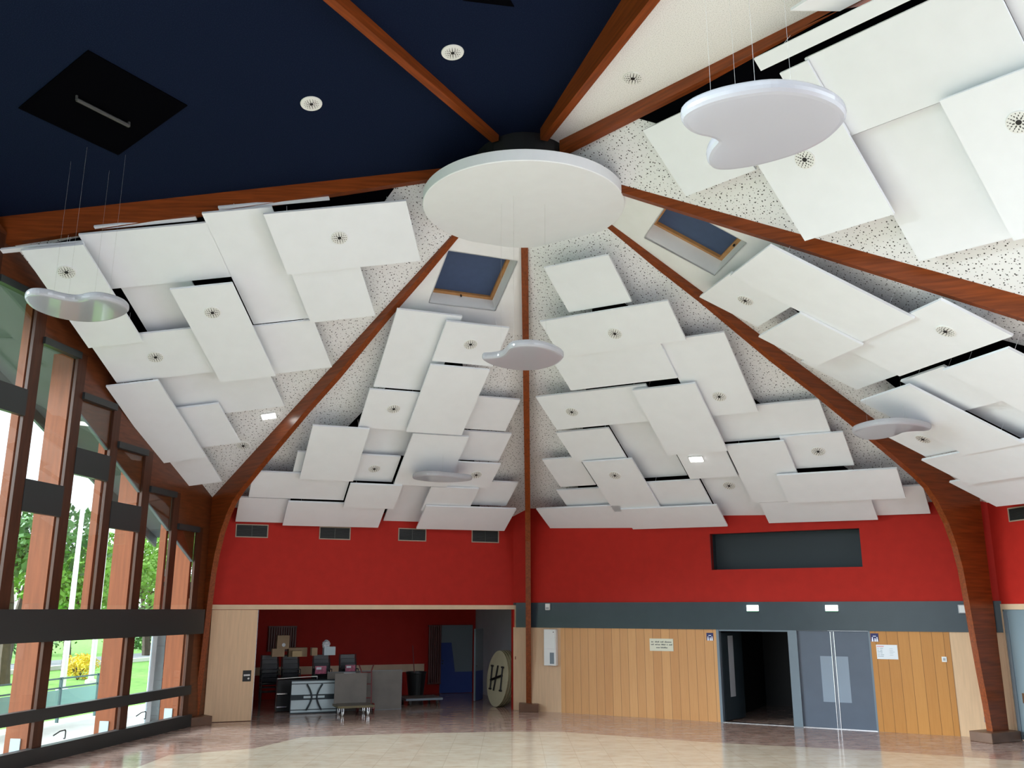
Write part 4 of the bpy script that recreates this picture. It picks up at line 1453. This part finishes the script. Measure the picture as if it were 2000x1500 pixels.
# ------------------------------------------------------------------ wall D at the far right
DD = V((math.cos(R_(-79)), math.sin(R_(-79)), 0))
KD = wC(12.0, 0)
MD_ = frame(KD, DD, V((-DD.y, DD.x, 0)))


def pD(x, y):
    n = V((-DD.y, DD.x, 0))
    P = on_plane(KD, n, x, y) - KD
    return P.dot(DD), P.z


dd0 = pD(1968, 1300)[0]
ddo = pD(1986, 1300)[0]
mb = MB()
mb.box(0, 6, 0, .15, 2.75, 5.3)
mb.box(0, dd0, 0, .15, 0, 2.75)
struct(mb.build('wall_right', 'red', mx=MD_))
mb = MB(); mb.box(dd0 - .03, 6, -.02, .15, 2.64, 2.755); mb.box(dd0 - .02, dd0 + .05, -.02, .15, 0, 2.64)
struct(mb.build('trim_5', 'trim', mx=MD_))
t = thing('folding_wall', 'pale grey panel wall cut by the right edge of the picture', 'door', MD_)
mb = MB(); mb.box(dd0 + .05, 6, .02, .1, .02, 2.64); mb.build('panel', 'greyblue', t)
mb = MB(); mb.box(dd0 + .06, dd0 + .16, .0, .02, .02, 2.6); mb.build('stile', 'jamb', t)
mb = MB(); mb.box(dd0 + .3, 6, .01, .02, .75, .95); mb.build('dark_rail', 'plinth', t)
va, vzt = pD(1968, 988); vb = va + 1.1; vzb = pD(1985, 1018)[1]; vzt = pD(1985, 990)[1]
t = thing('wall_vent', 'dark vent high on the red wall at the right edge', 'vent', MD_ @ Matrix.Translation((va, 0, vzb)))
H = vzt - vzb
mb = MB(); mb.box(0, 1.1, -.02, 0, 0, .025); mb.box(0, 1.1, -.02, 0, H - .025, H); mb.box(0, .025, -.02, 0, .025, H - .025); mb.box(1.075, 1.1, -.02, 0, .025, H - .025); mb.build('frame', 'vent_rim', t)
mb = MB(); mb.box(.025, 1.075, -.004, -.001, .025, H - .025); mb.build('backing', 'black', t)
mb = MB()
for i in range(9):
    z = .025 + (H - .05) * (i + .5) / 9
    mb.prism([(.025, -.004, z + .006), (1.075, -.004, z + .006), (1.075, -.016, z - .006), (.025, -.016, z - .006)], (0, 0, .003))
mb.build('louvres', 'vent', t)

# stage end and right wall, unseen; extents set to hold back light
mb = MB(); mb.box(-6, 16.1, -7.1, -7.0, 0, 12)
struct(mb.build('wall_front', 'navy'))
mb = MB()
mb.prism([(16.0, 14.0, 0), (16.0, -7.0, 0), (16.0, -7.0, 12), (16.0, 14.0, 12)], (.1, 0, 0))
struct(mb.build('wall_far_right', 'plain'))

# ------------------------------------------------------------------ glazed wall on the left
def pA(x, y, o=0.0):
    P = on_glass(x, y, o) - G1
    return P.dot(DA), P.z


zA = lambda s: bay_z('A', gl(s).x, gl(s).y)
sM = [pA(x, 1189)[0] for x in (385, 372, 332, 320, 269, 254, 195, 180, 112, 93, 16, 0)]
bays = [(sM[2], sM[1]), (sM[4], sM[3]), (sM[6], sM[5]), (sM[8], sM[7]), (sM[10], sM[9])]
bays = [(min(a, b), max(a, b)) for a, b in bays]
wid = bays[4][1] - bays[4][0]
gap = bays[4][0] - bays[3][1]
for _ in range(13):
    a = bays[-1][1] + gap
    bays.append((a, a + wid))
SEND = bays[-1][1] + gap
s_lo = bays[0][0] - (bays[1][0] - bays[0][1])
zb_top = pA(200, 1190)[1]
zb_bot = pA(200, 1247)[1]
tops = [pA(360, 1036)[1], pA(310, 972)[1], pA(250, 878)[1], pA(190, 790)[1], pA(110, 762)[1]]
s_mid = [(a + b) / 2 for a, b in bays]
slope_t = (tops[3] - tops[0]) / (s_mid[3] - s_mid[0])
tops = [tops[0] + slope_t * (m - s_mid[0]) for m in s_mid]
HA = 'left'
# timber infill between window heads and ceiling, stepped
mb = MB(True)
for i, ((a, b), zt) in enumerate(zip(bays, tops)):
    lo = s_lo if i == 0 else (bays[i - 1][1] + a) / 2
    hi = SEND if i == len(bays) - 1 else (b + bays[i + 1][0]) / 2
    mb.prism([(lo, 0, zt + .12), (hi, 0, zt + .12), (hi, 0, zA(hi) + .05), (lo, 0, zA(lo) + .05)], (0, .1, 0))
mb.prism([(s_lo - .9, .0, 0.0), (s_lo - .0, .0, 0.0), (s_lo, .0, zA(s_lo)), (s_lo - .9, .0, zA(s_lo - .9))], (0, .1, 0))
struct(mb.build('wall_left', 'wood_dark', mx=MA_))
# windows
for i, ((a, b), zt) in enumerate(zip(bays, tops)):
    t = bpy.data.objects.new('window_%d' % (i + 1), None); C.objects.link(t); t.matrix_world = MA_; struct(t)
    fr = MB(True)
    fr.box(a - .03, b + .03, -.07, .07, zt, zt + .13)
    fr.build('head_frame', 'mullion', t)
    g = MB(True); g.box(a - .02, b + .02, .03, .036, zb_top, zt)
    g.build('pane', 'glass', t)
    if i in (2, 3, 4, 5, 6, 7):
        z0, z1 = zt - 1.02 - .25 * (i > 3), zt - .50 - .25 * (i > 3)
        if i == 2:
            z0, z1 = pA(240, 1035)[1], pA(245, 984)[1]
        elif i == 3:
            z0, z1 = pA(172, 932)[1], pA(172, 880)[1]
        elif i == 4:
            z0, z1 = pA(80, 1004)[1], pA(85, 942)[1]
        elif i == 5:
            z0, z1 = pA(25, 806)[1], pA(25, 752)[1]
        s_ = MB(True); s_.box(a - .02, b + .02, -.03, .08, z0, z1)
        s_.build('spandrel', 'mullion', t)
    # diagonal shading slat seen in the low panes
    if i < 4:
        zl = lambda q: 3.72 + .545 * q
        w_ = MB(True)
        w_.prism([(a, .05, zl(a)), (b, .05, zl(b)), (b, .05, zt + .02), (a, .05, max(zt + .02, zl(a) + .01))], (0, .05, 0))
        w_.build('gable_board', 'wood_dark', t)
        d_ = MB(True)
        d_.prism([(a, .048, zl(a) - .02), (b, .048, zl(b) - .02), (b, .048, zl(b) + .015), (a, .048, zl(a) + .015)], (0, .06, 0))
        d_.build('diagonal_bar', 'jamb', t)
# mullions
mul = [((s_lo), bays[0][0])] + [(bays[i][1], bays[i + 1][0]) for i in range(len(bays) - 1)] + [(bays[-1][1], SEND)]
for i, (a, b) in enumerate(mul):
    zt = tops[min(i, len(tops) - 1)] + .13
    mb = MB(True)
    low = zb_bot
    mb.box(a, b, -.015, .045, zb_top - .01, zt)
    if i % 2 == 0:
        mb.box(a + .02, b - .0, -.015, .045, .12, zb_bot + .01)
    struct(mb.build('trim_%d' % (10 + i), ['wood_mul'], mx=MA_))
# horizontal members
mb = MB(True)
mb.box(s_lo - .15, SEND, -.16, .1, zb_bot, zb_top)
struct(mb.build('trim_6', 'mullion', mx=MA_))
zr1, zr0 = pA(200, 1365)[1], pA(200, 1386)[1]
zs1 = pA(200, 1432)[1]
mb = MB(True)
mb.box(s_lo, SEND, -.05, .08, zr0, zr1)
mb.box(s_lo - .1, SEND, -.07, .1, 0, zs1)
struct(mb.build('trim_7', 'mullion', mx=MA_))
t = bpy.data.objects.new('window_20', None); C.objects.link(t); t.matrix_world = MA_; struct(t)
mb = MB(True); mb.box(s_lo, SEND, .03, .036, zs1, zb_bot); mb.build('pane', 'glass', t)

# door stops on the floor and stay arms at the sill
for (x, y), lab in (((90, 1482), 'small chrome floor stop at left before the glazed wall'), ((257, 1446), 'small chrome floor stop near the middle of the glazed wall')):
    P = on_z(x, y)
    mb = MB(); mb.lathe([(.03, 0), (.022, .01), (.012, .02), (.012, .10), (.018, .105), (.018, .12)], 14)
    tag(mb.build('door_stop', 'chrome', mx=Matrix.Translation(P)), lab, 'door stop', 'chrome floor stops')
for (x, y), lab in (((127, 1440), 'dark crooked window stay at the left lower pane'), ((284, 1402), 'dark crooked window stay at the right lower pane')):
    s_, z_ = pA(x, y, -.08)
    mb = MB(True)
    mb.tube([(s_, -.08, z_ - .02), (s_, -.08, z_ + .1), (s_ + .02, -.08, z_ + .13), (s_ + .14, -.06, z_ + .12), (s_ + .26, -.02, z_ + .06)], .012, 6)
    mb.rod((s_, -.08, z_ - .02), (s_, -.05, z_ - .02), .012, 6)
    tag(mb.build('window_stay', 'mullion', mx=MA_), lab, 'window stay', 'window stays')

# ------------------------------------------------------------------ outside: posts, roof overhang, terrace, garden
pn = ['beside the left arch'] + ['%s from the left arch' % o.strip() for o in ORD[1:21]]
_ = ['second from the left arch', 'third from the left arch', 'fourth from the left arch', 'fifth from the left arch', 'sixth from the left arch', 'seventh from the left arch', 'eighth from the left arch', 'ninth from the left arch']
for i, (a, b) in enumerate(mul):
    m_ = (a + b) / 2
    big = i % 2 == 0
    zt = zA(m_) - .12
    y0, y1 = .16, .16 + (.44 if big else .15)
    mb = MB(True)
    z0 = 0.0 if big else zb_bot + .05
    mb.box(m_ - .045, m_ + .045, y0, y1, z0 - .02, zt - .25)
    if not big:
        mb.box(m_ - .04, m_ + .04, .1, y0, z0, z0 + .2)
    t = thing('outside_post', ('wide' if big else 'slim') + ' orange timber post outside the glazing, ' + pn[i], 'post', MA_, 'orange timber posts outside the glazing')
    mb.build('shaft', 'post', t)
    if big:
        mb = MB(True); mb.box(m_ - .06, m_ - .045, y0 + .12, y0 + .32, .12, .42); mb.box(m_ + .045, m_ + .06, y0 + .12, y0 + .32, .12, .42)
        mb.build('foot_plate', 'ext_grey', t)
o_ = 1.8
mb = MB()
c4 = [on_A(gl(-1.2, .12)), on_A(gl(SEND, .12)), on_A(gl(SEND, o_)), on_A(gl(-1.2, o_))]
mb.prism([p - V((0, 0, .12)) for p in c4], (0, 0, .1))
struct(mb.build('ceiling_overhang', 'soffit'))
mb = MB()
e0, e1 = on_A(gl(-1.2, o_)), on_A(gl(SEND, o_))
mb.prism([e0 - V((0, 0, .35)), e1 - V((0, 0, .35)), e1 + V((0, 0, .02)), e0 + V((0, 0, .02))], NA * .06)
struct(mb.build('trim_8', 'soffit'))
mb = MB(True); mb.box(-6, 30, .05, 4.0, -.12, -.02)
struct(mb.build('floor_terrace', 'terrace', mx=MA_))
mb = MB(True); mb.box(-60, 60, 4.0, 70, -.2, -.06)
o = mb.build('lawn', 'grass', mx=MA_); o['kind'] = 'structure'
mb = MB(True); mb.box(-60, 60, 17, 22, -.058, -.05)
struct(mb.build('floor_road', 'asphalt', mx=MA_))
mb = MB(True); mb.box(-60, 60, 16.7, 17.0, -.058, .12)
struct(mb.build('trim_9', 'terrace', mx=MA_))

# outside wing: red wall with grey fascia, grey cladding, round downpipe
sW = pB(334, 1189, .35)[0]
sC = pB(319, 1300, .33)[0]
zr_ = pB(350, 1126, .35)[1]
zf_ = pB(350, 1112, .35)[1]
mb = MB(); mb.box(sW, -1.32, .35, 3.0, 2.4, zr_)
struct(mb.build('wall_outside_red', 'ext_red', mx=MB_))
mb = MB(); mb.box(sW - .05, -1.32, .3, 3.0, zr_, zf_)
struct(mb.build('wall_outside_fascia', 'ext_grey', mx=MB_))
mb = MB()
for i in range(12):
    mb.box(sC, -1.32, .33 + (i % 2) * .006, 3.0, i * .2 - .02, i * .2 + .178)
struct(mb.build('wall_outside_cladding', 'ext_grey', mx=MB_))
P = on_plane(WB0 + NB * .05, NB, 352, 1300)
mb = MB(); mb.rod((P.x, P.y, -.02), (P.x, P.y, 2.9), .10, 20)
tag(mb.build('outside_pillar', 'pole'), 'round white pillar outside beside the grey cladding', 'pillar')


def out(x, y, d):
    """point seen at pixel x, y through the glazing, d metres outside it"""
    return on_plane(G1 + NA * d, NA, x, y)


# railing with pale green screens
t = thing('terrace_railing', 'grey-green railing with pale screens outside the left lower panes', 'railing', MA_)
rx0 = (out(190, 1345, 3.6) - G1).dot(DA)
rx1 = rx0 + 12
mb = MB(True)
for z in (1.0, .78, .12):
    mb.rod((rx0, 3.6, z), (rx1, 3.6, z), .022, 6)
mb.build('rails', 'rail', t)
for i in range(9):
    x = rx0 + i * 1.5
    mb = MB(True); mb.box(x - .03, x + .03, 3.57, 3.63, -.02, 1.03); mb.build('post', 'rail', t)
    if i < 8:
        mb = MB(True); mb.box(x + .06, x + 1.44, 3.59, 3.60, .15, .74); mb.build('screen', 'mesh', t)

# flag poles
for (x, y), d, lab in (((122, 1340), 9.0, 'left white flagpole outside the glazing'), ((178, 1325), 10.5, 'right white flagpole outside the glazing')):
    P = out(x, y, d)
    t = thing('flagpole', lab, 'flagpole', Matrix.Translation((P.x, P.y, -.06)), 'white flagpoles in the garden')
    mb = MB(); mb.rod((0, 0, 0), (0, 0, 9.0), .10, 14, r1=.06); mb.build('shaft', 'pole', t)
    mb = MB(); mb.lathe([(.2, 0), (.2, .12), (.1, .16)], 14); mb.build('base', 'pole', t)


# trees and shrubs, each with trunk and a crown of single leaves
def crown_mesh(name, m_, n, rad, leaf, seed, flat=1.0, shells=None):
    rg = random.Random(seed)
    vs_, fs = [], []
    blobs = [(V((rg.uniform(-.6, .6), rg.uniform(-.6, .6), rg.uniform(-.45, .55))), rg.uniform(.35, .6)) for _ in range(9)]
    for _ in range(n):
        c, r = rg.choice(blobs)
        d = V((rg.gauss(0, 1), rg.gauss(0, 1), rg.gauss(0, 1))).normalized()
        p = (c + d * r * rg.uniform(.55, 1.0)) * rad
        p.z *= flat
        a = V((rg.gauss(0, 1), rg.gauss(0, 1), rg.gauss(0, 1))).normalized()
        b = a.orthogonal().normalized()
        l_ = leaf * rg.uniform(.6, 1.3)
        k = len(vs_)
        vs_ += [p - a * l_, p + b * l_ * .55, p + a * l_, p - b * l_ * .55]
        fs.append((k, k + 1, k + 2, k + 3))
    me = bpy.data.meshes.new(name)
    me.from_pydata([tuple(v) for v in vs_], [], fs)
    me.materials.append(M[m_])
    o = bpy.data.objects.new(name, me)
    C.objects.link(o)
    return o


def tree(P, h, r, m_, label, seed, n=2600, leaf=.16):
    t = thing('garden_tree', label, 'tree', Matrix.Translation((P.x, P.y, -.06)), 'trees in the garden')
    rg = random.Random(seed)
    mb = MB()
    q = V((0, 0, 0)); th = .035 * h
    for i in range(5):
        q2 = q + V((rg.uniform(-.12, .12) * h * .2, rg.uniform(-.12, .12) * h * .2, h * .14))
        mb.rod(q, q2, th, 8, r1=th * .85); q = q2; th *= .85
        if i > 1:
            mb.rod(q, q + V((rg.uniform(-1, 1) * r * .6, rg.uniform(-1, 1) * r * .6, h * .2)), th * .7, 6, r1=th * .25)
    mb.build('trunk', 'bark', t)
    c = crown_mesh('crown', m_, n, r, leaf, seed + 1, .85)
    c.parent = t
    c.location = (0, 0, h * .68)


tree(out(20, 1230, 13), 7.0, 3.0, 'leaf2', 'dark leafy tree at far left outside, its trunk in the lower left pane', 3)
tree(out(35, 1100, 22), 8.0, 3.0, 'blossom', 'pale lilac blossoming tree behind the leftmost posts', 5)
tree(out(140, 1200, 16), 6.0, 3.0, 'leaf1', 'bright green spreading tree behind the flagpoles', 8, 3200)
tree(out(225, 1180, 19), 7.0, 3.4, 'leaf1', 'light green tree right of the flagpoles', 11, 3200)
tree(out(300, 1130, 20), 8.0, 3.6, 'leaf1', 'tall light green tree nearest the red outside wall', 14, 3600)
tree(out(270, 1200, 26), 7.0, 3.6, 'leaf2', 'dark green tree beyond the road, partly behind the wide post', 17)
for (x, y, d, r, m_, lab, sd) in ((290, 1290, 24, 2.2, 'leaf2', 'low round dark shrub beyond the road at right', 21), (250, 1285, 27, 2.6, 'leaf1', 'low light green shrub beyond the road', 24),
                                  (150, 1335, 12, .8, 'yellow', 'yellow flowering shrub between the flagpoles', 27), (60, 1280, 27, 3.0, 'leaf2', 'dark shrub far left beyond the road', 30)):
    P = out(x, y, d)
    t = thing('garden_shrub', lab, 'shrub', Matrix.Translation((P.x, P.y, -.06)), 'shrubs in the garden')
    c = crown_mesh('foliage', m_, 1500, r, .12 if r > 1 else .06, sd, .7)
    c.parent = t
    c.location = (0, 0, r * .55)
    mb = MB()
    for i in range(4):
        mb.rod((0, 0, 0), (r * .3 * math.cos(i * 1.6), r * .3 * math.sin(i * 1.6), r * .6), .03, 6)
    mb.build('stems', 'bark', t)
